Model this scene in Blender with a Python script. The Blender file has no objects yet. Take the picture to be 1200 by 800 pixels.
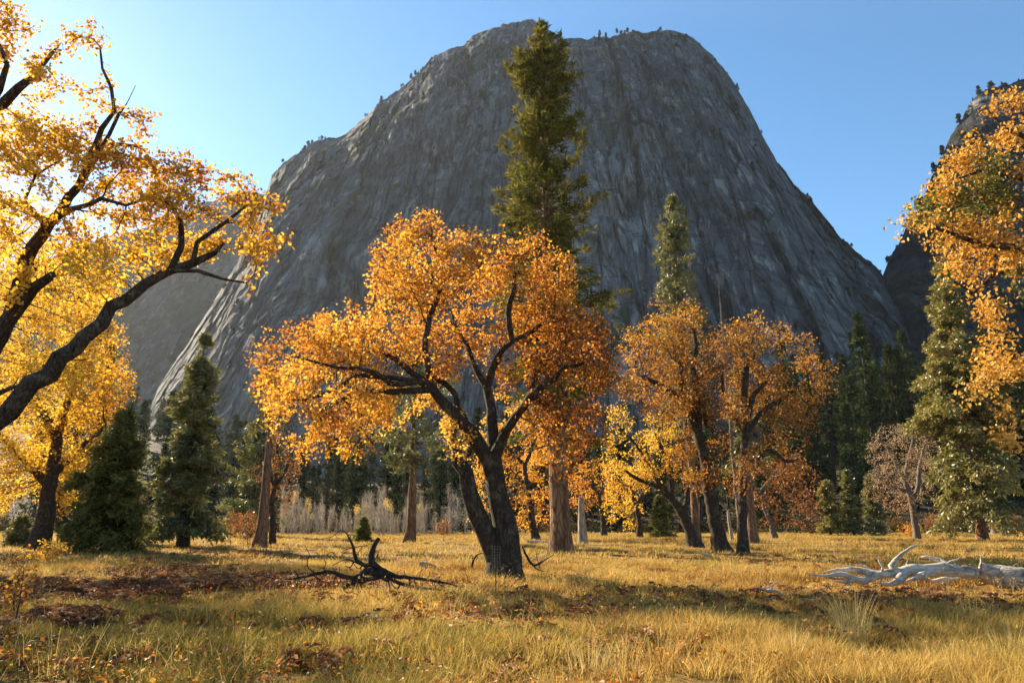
import bpy, math, random
import numpy as np
from mathutils import Vector

R = math.radians
rng = np.random.default_rng(11)
random.seed(11)
SC = bpy.context.scene
COL = SC.collection

# ------------------------------------------------------------------ camera, sky, sun, exposure
F = 800.0 / 1200.0            # focal length over picture width
TILT = R(15.04)
CAMH = 1.6
cam_d = bpy.data.cameras.new('camera')
cam_d.sensor_width = 36.0
cam_d.lens = 36.0 * F
cam_d.clip_start = 0.1
cam_d.clip_end = 8000.0
cam = bpy.data.objects.new('camera', cam_d)
cam.location = (0, 0, CAMH)
cam.rotation_euler = (R(90) + TILT, 0, 0)
COL.objects.link(cam)
SC.camera = cam

SUN_AZ = 45.0                 # degrees to the left of the view direction
SUN_EL = 28.5
w = bpy.data.worlds.new('World')
SC.world = w
w.use_nodes = True
nt = w.node_tree
bg = nt.nodes['Background']
sky = nt.nodes.new('ShaderNodeTexSky')
sky.sky_type = 'NISHITA'
sky.sun_disc = False
sky.sun_elevation = R(SUN_EL)
sky.sun_rotation = R(-SUN_AZ)
sky.air_density = 1.0
sky.dust_density = 0.3
sky.ozone_density = 4.0
sky.altitude = 1300
hs = nt.nodes.new('ShaderNodeHueSaturation'); hs.inputs['Saturation'].default_value = 1.08; hs.inputs['Hue'].default_value = .488
nt.links.new(sky.outputs[0], hs.inputs['Color'])
nt.links.new(hs.outputs[0], bg.inputs[0])
bg.inputs[1].default_value = 0.068
sd = bpy.data.lights.new('sun', 'SUN')
sd.energy = 5.0
sd.angle = R(0.5)
sd.color = (1.0, 0.84, 0.60)
sun = bpy.data.objects.new('sun', sd)
LDIR = Vector((-math.sin(R(SUN_AZ)) * math.cos(R(SUN_EL)), math.cos(R(SUN_AZ)) * math.cos(R(SUN_EL)), math.sin(R(SUN_EL))))
sun.rotation_euler = LDIR.to_track_quat('Z', 'Y').to_euler()
sun.location = LDIR * 200
COL.objects.link(sun)
SC.view_settings.view_transform = 'Standard'
SC.view_settings.look = 'None'
SC.view_settings.exposure = 1.95
SC.view_settings.gamma = 1.0
SC.view_settings.use_curve_mapping = False
SC.cycles.max_bounces = 7
SC.cycles.diffuse_bounces = 4
SC.cycles.transmission_bounces = 5
SC.cycles.glossy_bounces = 2
SC.cycles.volume_bounces = 0
SC.cycles.caustics_reflective = False
SC.cycles.caustics_refractive = False

# ------------------------------------------------------------------ numbers
def ratios(px, py):
    """A sight line through photo position (1200 wide) as sideways and upward run per metre ahead."""
    px = np.asarray(px, float); py = np.asarray(py, float)
    a = (px - 600) / 800.0
    u = (400 - py) / 800.0
    y = math.cos(TILT) - math.sin(TILT) * u
    z = math.sin(TILT) + math.cos(TILT) * u
    return a / y, z / y

def P(px, py, D):
    rx, k = ratios(px, py)
    return np.array([float(rx) * D, D, CAMH + float(k) * D])

def _hash(ix, iy, iz, seed):
    h = (ix.astype(np.int64) * 374761393 + iy.astype(np.int64) * 668265263 + iz.astype(np.int64) * 2147483647 + seed * 974634777) & 0xFFFFFFFF
    h = ((h ^ (h >> 13)) * 1274126177) & 0xFFFFFFFF
    h = ((h ^ (h >> 16)) * 2246822519) & 0xFFFFFFFF
    h = h ^ (h >> 15)
    return h.astype(np.float64) / 4294967295.0 * 2 - 1

def vnoise(x, y, z, seed=0):
    fx, fy, fz = np.floor(x), np.floor(y), np.floor(z)
    ix, iy, iz = fx.astype(np.int64), fy.astype(np.int64), fz.astype(np.int64)
    tx, ty, tz = x - fx, y - fy, z - fz
    tx = tx * tx * tx * (tx * (tx * 6 - 15) + 10); ty = ty * ty * ty * (ty * (ty * 6 - 15) + 10); tz = tz * tz * tz * (tz * (tz * 6 - 15) + 10)
    def c(a, b, d): return _hash(ix + a, iy + b, iz + d, seed)
    x00 = c(0,0,0) * (1 - tx) + c(1,0,0) * tx
    x10 = c(0,1,0) * (1 - tx) + c(1,1,0) * tx
    x01 = c(0,0,1) * (1 - tx) + c(1,0,1) * tx
    x11 = c(0,1,1) * (1 - tx) + c(1,1,1) * tx
    y0 = x00 * (1 - ty) + x10 * ty
    y1 = x01 * (1 - ty) + x11 * ty
    return y0 * (1 - tz) + y1 * tz

def fbm(x, y, z, octv=4, seed=0, gain=0.5):
    s = 0; a = 1.0; t = 0
    for o in range(octv):
        s = s + a * vnoise(x, y, z, seed + o * 17)
        t += a; a *= gain
        x, y, z = x * 2.03 + 3.1, y * 2.03 + 7.7, z * 2.03 + 1.3
    return s / t

def unit(v):
    return v / np.maximum(np.linalg.norm(v, axis=-1, keepdims=True), 1e-9)

# ------------------------------------------------------------------ terrain height
SLOPE_RX = ratios(np.array([-300, 100, 180, 260, 420, 600, 850, 930, 1000, 1080, 1250, 1500]), 560)[0]
SLOPE_V = np.array([.20, .20, .19, .10, .10, .12, .15, .20, .27, .30, .30, .30])
def gz(x, y):
    x = np.asarray(x, float); y = np.asarray(y, float)
    h = 0.10 * fbm(x / 9.0, y / 9.0, 0 * x + .5, 2, 5) + 0.05 * fbm(x / 2.3, y / 2.3, 0 * x + 9.5, 2, 8)
    h = h + 0.06 * fbm(x / .9, y / .9, 0 * x + 5.5, 2, 9) * np.clip((60 - y) / 20, 0, 1)
    h = h + 0.35 * np.clip((y - 45) / 70, 0, 1)
    sl = np.interp(x / np.maximum(y, 60), SLOPE_RX, SLOPE_V)
    up = np.maximum(y - 112, 0)
    h = h + sl * up * up / (up + 40) + np.clip(up / 80, 0, 1) * 2.5 * fbm(x / 40, y / 40, 0 * x + 2.5, 3, 21)
    return h

def G(px, py):
    """Ground point seen at a photo position."""
    rx, k = ratios(px, py)
    D = 20.0
    for _ in range(40):
        z = float(gz(rx * D, D))
        D = 0.5 * D + 0.5 * min((CAMH - z) / max(-float(k), 0.004), 160)
    return np.array([float(rx) * D, D, float(gz(rx * D, D))])

def at(px, D, dz=0.0):
    """Ground point at distance D ahead, in the direction of picture column px at the meadow's level."""
    rx = float(ratios(px, 635)[0])
    return np.array([rx * D, D, float(gz(rx * D, D)) + dz])

# ------------------------------------------------------------------ meshes, materials, objects
def mk_mesh(name, V, loops, counts, mats, attrs=None, smooth=False, midx=None):
    me = bpy.data.meshes.new(name)
    V = np.asarray(V, np.float32); loops = np.asarray(loops, np.int32); counts = np.asarray(counts, np.int32)
    me.vertices.add(len(V)); me.vertices.foreach_set('co', V.ravel())
    me.loops.add(len(loops)); me.loops.foreach_set('vertex_index', loops)
    me.polygons.add(len(counts))
    st = np.concatenate([[0], np.cumsum(counts)[:-1]]).astype(np.int32)
    me.polygons.foreach_set('loop_start', st)
    me.polygons.foreach_set('loop_total', counts)
    if midx is not None: me.polygons.foreach_set('material_index', np.asarray(midx, np.int32))
    me.polygons.foreach_set('use_smooth', np.full(len(counts), smooth, bool))
    for k, (dom, typ, val) in (attrs or {}).items():
        a = me.attributes.new(k, typ, dom)
        a.data.foreach_set('vector' if typ == 'FLOAT_VECTOR' else 'value', np.asarray(val, np.float32).ravel())
    for m in (mats if isinstance(mats, (list, tuple)) else [mats]): me.materials.append(m)
    me.update(calc_edges=True)
    me.validate()
    return me

class MB:
    """collects pieces into one mesh"""
    def __init__(s): s.V = []; s.L = []; s.C = []; s.T = []; s.n = 0
    def add(s, V, loops, counts, tint=None):
        s.V.append(np.asarray(V, np.float32)); s.L.append(np.asarray(loops, np.int64).ravel() + s.n)
        s.C.append(np.asarray(counts, np.int64)); s.n += len(V)
        s.T.append(np.zeros(len(counts)) if tint is None else np.broadcast_to(np.asarray(tint, float), (len(counts),)))
    def mesh(s, name, mat, smooth=False, origin=(0, 0, 0)):
        V = np.concatenate(s.V) - np.asarray(origin, np.float32)
        return mk_mesh(name, V, np.concatenate(s.L), np.concatenate(s.C), mat, {'tint': ('FACE', 'FLOAT', np.concatenate(s.T))}, smooth)

def link(name, me, parent=None, loc=None):
    o = bpy.data.objects.new(name, me); COL.objects.link(o)
    if parent is not None: o.parent = parent
    if loc is not None: o.location = [float(c) for c in loc]
    return o
def tag(o, label=None, cat=None, group=None, kind=None):
    if label: o['label'] = label
    if cat: o['category'] = cat
    if group: o['group'] = group
    if kind: o['kind'] = kind
    return o
def empty(name, loc, label, cat, group=None):
    o = bpy.data.objects.new(name, None); COL.objects.link(o)
    o.location = [float(c) for c in loc]; o.empty_display_size = 0.5
    return tag(o, label, cat, group)

class NT:
    """small node-tree writer"""
    def __init__(s, name):
        s.m = bpy.data.materials.new(name); s.m.use_nodes = True
        s.t = s.m.node_tree; s.t.nodes.clear()
        s.out = s.t.nodes.new('ShaderNodeOutputMaterial')
    def n(s, typ, **kw):
        x = s.t.nodes.new(typ)
        for k, v in kw.items():
            if k.startswith('i_'): x.inputs[k[2:].replace('_', ' ')].default_value = v
            else: setattr(x, k, v)
        return x
    def l(s, a, b): s.t.links.new(a, b)
    def ramp(s, fac, stops, interp='LINEAR'):
        r = s.n('ShaderNodeValToRGB'); cr = r.color_ramp; cr.interpolation = interp
        while len(cr.elements) < len(stops): cr.elements.new(0.5)
        for e, (p, c) in zip(cr.elements, stops):
            e.position = p; e.color = (*c, 1) if len(c) == 3 else c
        s.l(fac, r.inputs[0]); return r.outputs[0]
    def noise(s, co, scale, detail=4, rough=.55, scl=None):
        if scl is not None:
            mp = s.n('ShaderNodeMapping'); mp.inputs['Scale'].default_value = scl
            s.l(co, mp.inputs[0]); co = mp.outputs[0]
        x = s.n('ShaderNodeTexNoise'); x.inputs['Scale'].default_value = scale
        x.inputs['Detail'].default_value = detail; x.inputs['Roughness'].default_value = rough
        s.l(co, x.inputs['Vector']); return x.outputs[0]
    def math(s, op, a, b=None, clamp=False):
        x = s.n('ShaderNodeMath', operation=op, use_clamp=clamp)
        for i, q in enumerate((a, b)):
            if q is None: continue
            if isinstance(q, (int, float)): x.inputs[i].default_value = q
            else: s.l(q, x.inputs[i])
        return x.outputs[0]
    def mix(s, fac, a, b, mode='MIX'):
        x = s.n('ShaderNodeMix', data_type='RGBA', blend_type=mode)
        if isinstance(fac, (int, float)): x.inputs[0].default_value = fac
        else: s.l(fac, x.inputs[0])
        for i, q in ((6, a), (7, b)):
            if isinstance(q, tuple): x.inputs[i].default_value = (*q, 1)
            else: s.l(q, x.inputs[i])
        return x.outputs[2]
    def attr(s, name): return s.n('ShaderNodeAttribute', attribute_name=name)
    def bump(s, h, strength, dist, prev=None):
        b = s.n('ShaderNodeBump'); b.inputs['Strength'].default_value = strength; b.inputs['Distance'].default_value = dist
        s.l(h, b.inputs['Height'])
        if prev is not None: s.l(prev, b.inputs['Normal'])
        return b.outputs[0]

def leaf_mat(name, stops, trans=0.45, gloss=0.025, objvar=0.0):
    t = NT(name)
    a = t.attr('tint')
    c = t.ramp(a.outputs['Fac'], stops)
    if objvar:
        oi = t.n('ShaderNodeObjectInfo')
        hs = t.n('ShaderNodeHueSaturation')
        t.l(t.math('ADD', t.math('MULTIPLY', oi.outputs['Random'], objvar), 1 - objvar / 2), hs.inputs['Value'])
        t.l(t.math('ADD', t.math('MULTIPLY', oi.outputs['Random'], objvar * .12), .5 - objvar * .06), hs.inputs['Hue'])
        t.l(c, hs.inputs['Color']); c = hs.outputs[0]
    d = t.n('ShaderNodeBsdfDiffuse'); t.l(c, d.inputs[0])
    tr = t.n('ShaderNodeBsdfTranslucent'); t.l(c, tr.inputs[0])
    mx = t.n('ShaderNodeMixShader'); mx.inputs[0].default_value = trans
    t.l(d.outputs[0], mx.inputs[1]); t.l(tr.outputs[0], mx.inputs[2])
    res = mx.outputs[0]
    if gloss:
        g = t.n('ShaderNodeBsdfGlossy'); g.inputs['Roughness'].default_value = 0.5; g.inputs['Color'].default_value = (1, 1, 1, 1)
        m2 = t.n('ShaderNodeMixShader'); m2.inputs[0].default_value = gloss
        t.l(res, m2.inputs[1]); t.l(g.outputs[0], m2.inputs[2]); res = m2.outputs[0]
    t.l(res, t.out.inputs[0])
    return t.m

def bark_mat(name, c0, c1, c2=None, scale=7.0, stretch=.22, depth=.03, flat=False, crk=.6):
    t = NT(name)
    co = t.n('ShaderNodeTexCoord').outputs['Object']
    sv = (stretch, 1, 1) if flat else (1, 1, stretch)
    n1 = t.noise(co, scale, 5, .65, sv)
    n2 = t.noise(co, scale * .3, 3)
    v = t.n('ShaderNodeTexVoronoi', feature='DISTANCE_TO_EDGE'); v.inputs['Scale'].default_value = scale * 1.3
    mp = t.n('ShaderNodeMapping'); mp.inputs['Scale'].default_value = sv
    t.l(co, mp.inputs[0])
    va = t.n('ShaderNodeVectorMath', operation='ADD'); t.l(mp.outputs[0], va.inputs[0])
    nn = t.n('ShaderNodeTexNoise'); nn.inputs['Scale'].default_value = scale * .8; t.l(mp.outputs[0], nn.inputs['Vector'])
    sc = t.n('ShaderNodeVectorMath', operation='SCALE'); sc.inputs['Scale'].default_value = .25 / (scale * .3); t.l(nn.outputs['Color'], sc.inputs[0])
    t.l(sc.outputs[0], va.inputs[1]); t.l(va.outputs[0], v.inputs['Vector'])
    crack = t.ramp(v.outputs[0], [(0.0, (0, 0, 0)), (.16, (1, 1, 1))])
    base = t.ramp(n1, [(.3, c0), (.7, c1)])
    if c2: base = t.mix(t.ramp(n2, [(.52, (0, 0, 0)), (.66, (1, 1, 1))]), base, c2)
    base = t.mix(crack, t.mix(crk, base, (0, 0, 0)), base)
    p = t.n('ShaderNodeBsdfPrincipled'); p.inputs['Roughness'].default_value = .92
    p.inputs['Specular IOR Level'].default_value = .15
    t.l(base, p.inputs['Base Color'])
    b = t.bump(t.math('ADD', t.math('MULTIPLY', n1, .6), t.math('MULTIPLY', crack, crk)), 1.0, depth)
    t.l(b, p.inputs['Normal']); t.l(p.outputs[0], t.out.inputs[0])
    return t.m

M = {}
M['oak_orange'] = leaf_mat('leaf_orange', [(0, (.11, .040, .010)), (.22, (.34, .105, .013)), (.45, (.58, .235, .022)), (.7, (.67, .36, .04)), (1, (.72, .50, .08))], .55)
M['oak_gold'] = leaf_mat('leaf_gold', [(0, (.13, .050, .012)), (.25, (.42, .16, .015)), (.5, (.60, .30, .024)), (.75, (.68, .42, .035)), (1, (.70, .52, .07))], .55)
M['oak_mixed'] = leaf_mat('leaf_gold_green', [(0, (.07, .075, .012)), (.25, (.14, .13, .015)), (.36, (.36, .19, .02)), (.55, (.52, .25, .03)), (.8, (.64, .36, .06)), (1, (.70, .48, .14))], .45)
M['oak_bronze'] = leaf_mat('leaf_bronze', [(0, (.09, .036, .010)), (.3, (.26, .10, .015)), (.55, (.43, .19, .022)), (.8, (.55, .30, .04)), (1, (.62, .42, .09))], .5)
M['oak_rust'] = leaf_mat('leaf_rust', [(0, (.09, .035, .014)), (.4, (.22, .085, .024)), (.75, (.34, .155, .036)), (1, (.42, .25, .07))], .4)
M['oak_pale'] = leaf_mat('leaf_pale', [(0, (.22, .14, .08)), (.4, (.36, .24, .13)), (.75, (.46, .33, .19)), (1, (.48, .22, .07))], .45)
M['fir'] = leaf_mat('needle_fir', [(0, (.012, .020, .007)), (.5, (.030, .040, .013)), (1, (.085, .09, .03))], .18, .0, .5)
M['olive'] = leaf_mat('needle_olive', [(0, (.035, .045, .012)), (.5, (.11, .12, .028)), (1, (.24, .20, .05))], .35, .05)
M['pine'] = leaf_mat('needle_pine', [(0, (.022, .027, .008)), (.5, (.085, .085, .018)), (1, (.22, .18, .04))], .42, 0)
M['silver'] = leaf_mat('needle_silver', [(0, (.028, .030, .009)), (.5, (.115, .115, .030)), (1, (.24, .22, .07))], .42, 0)
M['cedar'] = leaf_mat('needle_cedar', [(0, (.05, .050, .012)), (.5, (.16, .145, .028)), (1, (.34, .26, .05))], .4, .05)
M['bark_oak'] = bark_mat('bark_oak', (.020, .014, .010), (.085, .062, .044), (.11, .09, .06), 13, .35, .04, False, .4)
M['bark_pine'] = bark_mat('bark_pine', (.11, .055, .028), (.26, .145, .075), (.33, .20, .11), 3.2, .22, .05)
M['bark_red'] = bark_mat('bark_red', (.14, .068, .036), (.30, .16, .09), None, 5, .18, .03)
M['bark_fir'] = bark_mat('bark_fir', (.035, .024, .018), (.11, .078, .055), None, 6, .25, .03)
M['bark_grey'] = bark_mat('bark_grey', (.10, .08, .062), (.24, .20, .155), None, 8, .3, .02)
M['bare_stem'] = bark_mat('bare_stem', (.30, .25, .20), (.46, .40, .32), None, 9, .3, .005)
M['dead_wood'] = bark_mat('dead_wood', (.020, .014, .011), (.065, .045, .034), None, 14, .35, .01)
M['weathered'] = bark_mat('weathered_wood', (.33, .28, .22), (.60, .53, .44), (.24, .19, .14), 9, .06, .012, True, .35)
M['twig'] = leaf_mat('pale_twig', [(0, (.25, .20, .14)), (1, (.48, .41, .31))], .4, 0)
M['snag'] = bark_mat('snag_wood', (.27, .21, .16), (.45, .38, .29), None, 5, .14, .02)
M['greylog'] = bark_mat('grey_log', (.22, .18, .14), (.52, .45, .37), (.10, .075, .055), 7, .06, .02, True, .4)

# ------------------------------------------------------------------ branch skeletons
class Idx(list):
    def __getitem__(s, i):
        if isinstance(i, int): i = max(-len(s), min(i, len(s) - 1))
        return list.__getitem__(s, i)

class Skel:
    def __init__(s): s.p = []; s.par = []; s.r = []; s.k = []
    def add(s, p, par, r=0.0, k=0):
        s.p.append(np.asarray(p, float)); s.par.append(par); s.r.append(r); s.k.append(k); return len(s.p) - 1
    def path(s, pts, radii, par=-1, sub=0.35, wob=0.04, k=0):
        """polyline through pts, smoothed and subdivided; returns node indices"""
        pts = [np.asarray(q, float) for q in pts]
        if par >= 0: pts = [s.p[par]] + pts; radii = [s.r[par] * .8 if radii[0] < s.r[par] else radii[0]] + list(radii)
        pts = np.array(pts); radii = np.array(radii, float)
        out = []
        n = len(pts)
        for i in range(n - 1):
            p0 = pts[max(i - 1, 0)]; p1 = pts[i]; p2 = pts[i + 1]; p3 = pts[min(i + 2, n - 1)]
            m = max(1, int(np.linalg.norm(p2 - p1) / sub))
            for j in range(m):
                t = j / m
                q = .5 * ((2 * p1) + (-p0 + p2) * t + (2 * p0 - 5 * p1 + 4 * p2 - p3) * t * t + (-p0 + 3 * p1 - 3 * p2 + p3) * t ** 3)
                out.append((q, radii[i] * (1 - t) + radii[i + 1] * t))
        out.append((pts[-1], radii[-1]))
        idx = Idx(); cur = par
        for i, (q, r) in enumerate(out):
            if i == 0 and par >= 0: idx.append(par); continue
            if wob and 0 < i: q = q + rng.normal(0, wob * min(1, max(r * 6, .45)), 3)
            cur = s.add(q, cur, r, k); idx.append(cur)
        return idx

def colonize(sk, att, step, kill, iters=120, tipr=.006, starts=None, grav=0.02):
    """grow twigs from the skeleton towards a cloud of points"""
    att = np.asarray(att, float)
    N0 = len(sk.p)
    cand = np.arange(N0) if starts is None else np.asarray(starts)
    pos = np.array(sk.p)
    dist = np.full(len(att), 1e9); near = np.zeros(len(att), int)
    def upd(ids):
        nonlocal dist, near
        pp = np.array([sk.p[i] for i in ids])
        for a in range(0, len(pp), 400):
            d = np.linalg.norm(att[:, None, :] - pp[None, a:a + 400, :], axis=2)
            j = d.argmin(1); dm = d[np.arange(len(att)), j]
            better = dm < dist
            dist = np.where(better, dm, dist); near = np.where(better, np.asarray(ids)[a:a + 400][j], near)
    upd(list(cand))
    alive = np.ones(len(att), bool)
    for it in range(iters):
        alive &= dist > kill
        if not alive.any(): break
        nn = near[alive]
        dirs = unit(att[alive] - np.array([sk.p[i] for i in nn]))
        u, inv = np.unique(nn, return_inverse=True)
        acc = np.zeros((len(u), 3)); np.add.at(acc, inv, dirs)
        acc = unit(acc) + rng.normal(0, .22, acc.shape); acc[:, 2] += grav
        acc = unit(acc)
        new = []
        for i, d in zip(u, acc):
            par = sk.par[i]
            if par >= 0:
                pd = sk.p[i] - sk.p[par]; pd = pd / max(np.linalg.norm(pd), 1e-6)
                d = d + .35 * pd if sk.k[i] else d
                d = d / np.linalg.norm(d)
            new.append(sk.add(sk.p[i] + d * step, int(i), 0.0, 1))
        upd(new)
    return N0

def finish_radii(sk, tipr=.006, ex=2.1, taper=True):
    n = len(sk.p); ch = [[] for _ in range(n)]
    for i in range(n):
        if sk.par[i] >= 0: ch[sk.par[i]].append(i)
    rr = np.zeros(n)
    for i in range(n - 1, -1, -1):
        s = sum(rr[c] ** ex for c in ch[i]) ** (1 / ex) if ch[i] else tipr
        rr[i] = max(s, tipr)
        if sk.k[i] == 0: rr[i] = sk.r[i]
    for i in range(n):                      # ends of limbs run out thin instead of being cut off
        if not ch[i] and sk.k[i] == 0 and taper:
            j, f = i, .22
            while f < 1 and j >= 0 and len(ch[j]) <= 1:
                rr[j] = max(rr[j] * f, tipr); f += .13; j = sk.par[j]
    for i in range(n):
        if sk.k[i] == 1 and sk.par[i] >= 0: rr[i] = min(rr[i], rr[sk.par[i]] * (.94 if sk.k[sk.par[i]] == 1 else .7))
    return rr, ch

def tubes(sk, rr, ch, mb, rmin=0.0, root_flare=0.0, rough=0.06, zbase=None, only=None):
    n = len(sk.p); P_ = np.array(sk.p)
    done = np.zeros(n, bool)
    starts = [(i, -1) for i in range(n) if sk.par[i] < 0]
    while starts:
        i, par = starts.pop()
        path = ([par] if par >= 0 else []) + [i]
        while ch[path[-1]]:
            c = sorted(ch[path[-1]], key=lambda q: -rr[q])
            starts += [(q, path[-1]) for q in c[1:]]
            path.append(c[0])
        if only is not None and not only(path): continue
        r = rr[path].copy()
        if par >= 0: r[0] = min(rr[path[1]] * 1.15, rr[par])
        keep = r >= rmin
        if not keep.all():
            kk = int(np.argmin(keep)) if not keep.all() else len(path)
            if kk < 2: continue
            path = path[:kk]; r = r[:kk]
        if len(path) < 2: continue
        pts = P_[path]
        big = r.max()
        ns = 16 if big > .25 else 10 if big > .09 else 6 if big > .025 else 4 if big > .010 else 3
        t = np.gradient(pts, axis=0); t = unit(t)
        nrm = np.zeros_like(t); a = np.array([1., 0, 0]) if abs(t[0][0]) < .8 else np.array([0, 1., 0])
        nv = np.cross(t[0], a); nv /= np.linalg.norm(nv); nrm[0] = nv
        for j in range(1, len(t)):
            nv = nrm[j - 1] - t[j] * np.dot(nrm[j - 1], t[j]); q = np.linalg.norm(nv); nrm[j] = nv / q if q > 1e-6 else nrm[j - 1]
        bn = np.cross(t, nrm)
        an = np.linspace(0, 2 * math.pi, ns, endpoint=False)
        rad = np.repeat(r[:, None], ns, 1)
        if big > .03:
            cp = pts[:, None, :] + (np.cos(an)[None, :, None] * nrm[:, None, :] + np.sin(an)[None, :, None] * bn[:, None, :]) * rad[:, :, None]
            s = max(big * 1.2, .08)
            rad = rad * (1 + rough * 2.2 * fbm(cp[..., 0] / s, cp[..., 1] / s, cp[..., 2] / (s * 1.6), 3, 31))
            if root_flare and par < 0:
                hh = np.linalg.norm(pts - pts[0], axis=1)
                lobes = 1 + .35 * np.cos(an * 5 + 1.0) + .2 * np.cos(an * 3 + .4)
                rad = rad * (1 + root_flare * np.exp(-hh / (big * 1.1))[:, None] * lobes[None, :])
        V = pts[:, None, :] + (np.cos(an)[None, :, None] * nrm[:, None, :] + np.sin(an)[None, :, None] * bn[:, None, :]) * rad[:, :, None]
        m = len(path)
        I = np.arange(m * ns).reshape(m, ns)
        q = np.stack([I[:-1], np.roll(I[:-1], -1, 1), np.roll(I[1:], -1, 1), I[1:]], -1).reshape(-1, 4)
        V = V.reshape(-1, 3)
        mb.add(V, q, np.full(len(q), 4))
        mb.add(V[I[-1]], np.arange(ns), [ns])          # end cap

# ------------------------------------------------------------------ leaves
OAK_L = np.array([[0, 0], [.12, .10], [.34, .22], [.20, .36], [.46, .52], [.24, .64], [.30, .82], [.0, 1.0]])
def lobed_leaves(mb, pos, axis, nrm, size, tint):
    """lobed oak leaf, two halves folded at the midrib"""
    n = len(pos); side = unit(np.cross(nrm, axis)); nr = unit(np.cross(axis, side))
    L = OAK_L; k = len(L)
    fold = rng.uniform(.15, .55, n)[:, None]; curl = rng.uniform(-.35, .25, n)[:, None]
    def pt(u, v, sgn):
        return pos + axis * (v * size[:, None]) + side * (sgn * u * size[:, None]) + nr * ((u * fold + curl * v * v) * size[:, None])
    Vs = [pt(0, 0, 1), pt(0, .5, 1), pt(0, 1, 1)] + [pt(u, v, 1) for u, v in L[1:-1]] + [pt(u, v, -1) for u, v in L[1:-1]]
    V = np.stack(Vs, 1); m = V.shape[1]
    base = (np.arange(n) * m)[:, None]
    right = np.array([0] + list(range(3, 9)) + [2, 1]); left = np.array([0, 1, 2] + list(range(14, 8, -1)))
    lp = np.concatenate([base + right, base + left], 1).reshape(-1)
    mb.add(V.reshape(-1, 3), lp, np.full(2 * n, 9), np.repeat(tint, 2))

def kite_leaves(mb, pos, axis, nrm, size, tint, wid=.36):
    n = len(pos); side = unit(np.cross(nrm, axis)); nr = unit(np.cross(axis, side))
    fold = rng.uniform(.1, .5, n)[:, None]
    S = size[:, None]
    a = pos; b = pos + axis * S * .55 + side * S * wid + nr * S * wid * fold
    c = pos + axis * S; d = pos + axis * S * .55 - side * S * wid + nr * S * wid * fold
    V = np.stack([a, b, c, d], 1).reshape(-1, 3)
    base = (np.arange(n) * 4)[:, None]
    lp = np.concatenate([base + np.array([0, 1, 2]), base + np.array([0, 2, 3])], 1).reshape(-1)
    mb.add(V, lp, np.full(2 * n, 3), np.repeat(tint, 2))

def rand_dir(n):
    v = rng.normal(0, 1, (n, 3)); return unit(v)

def leaf_tufts(mb, tips, tdir, per, size, tint0, lobed, spread=.12, tvar=.16):
    n = len(tips)
    rep = np.repeat(np.arange(n), per)
    N = len(rep)
    ax = unit(tdir[rep] * .55 + rand_dir(N) * .9 + np.array([0, 0, -.22]))
    nr = unit(rand_dir(N) * .8 + np.array([0, 0, .7]))
    pos = tips[rep] + rng.normal(0, spread, (N, 3))
    sz = size * rng.uniform(.6, 1.25, N)
    ti = np.clip(tint0[rep] + rng.normal(0, tvar, N), 0, 1)
    (lobed_leaves if lobed else kite_leaves)(mb, pos, ax, nr, sz, ti)

def clump_points(clumps, D0, dens, depth_sd=2.0, hole=.0, nscale=1.6):
    """points inside a set of ellipsoids; each clump = (px, py, rx, ry, hue[, depth offset])"""
    out = []; hue = []
    for c in clumps:
        px, py, rx, ry, h = c[:5]
        off = c[5] if len(c) > 5 else rng.normal(0, depth_sd)
        D = D0 + off
        ce = P(px, py, D); mpp = D / 800.0
        a, b = rx * mpp * .93, ry * mpp * .93; dd = min(max(a, b), 1.7)
        vol = 4.19 * a * b * dd
        n = max(12, int(dens * vol ** .8))
        q = rand_dir(n) * (rng.uniform(.15, 1, n) ** .45)[:, None] * np.array([a, dd, b]) + ce
        out.append(q); hue.append(np.full(n, h))
    q = np.concatenate(out); hue = np.concatenate(hue)
    if hole:
        k = fbm(q[:, 0] / nscale, q[:, 1] / nscale, q[:, 2] / nscale, 2, 77) + .5 * fbm(q[:, 0] / nscale / 2.6, q[:, 1] / nscale / 2.6, q[:, 2] / nscale / 2.6, 2, 78) > hole
        q, hue = q[k], hue[k]
    return q, hue

def crown_from(sk, N0, q, hue, per, size, lobed, rr, maxr=.02, tvar=.16, extra=1, spread=.12, zmin=1.0):
    n = len(sk.p)
    P_ = np.array(sk.p); par = np.array(sk.par)
    cand = np.array([i for i in range(N0, n) if rr[i] < maxr])
    tips = []; dirs = []
    d = unit(P_[cand] - P_[par[cand]])
    for e in range(extra):
        tips.append(P_[cand] + rng.normal(0, spread * .8, (len(cand), 3))); dirs.append(d)
    tips = np.concatenate(tips); dirs = np.concatenate(dirs)
    # hue of the nearest cloud point
    th = np.zeros(len(tips))
    for a in range(0, len(tips), 500):
        dd = np.linalg.norm(tips[a:a + 500, None] - q[None], axis=2)
        th[a:a + 500] = hue[dd.argmin(1)]
    th = th + .14 * fbm(tips[:, 0] / .9, tips[:, 1] / .9, tips[:, 2] / .9, 2, 55)
    ok = tips[:, 2] > zmin
    mb = MB()
    leaf_tufts(mb, tips[ok], dirs[ok], per, size, th[ok], lobed, spread, tvar)
    return mb

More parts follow.
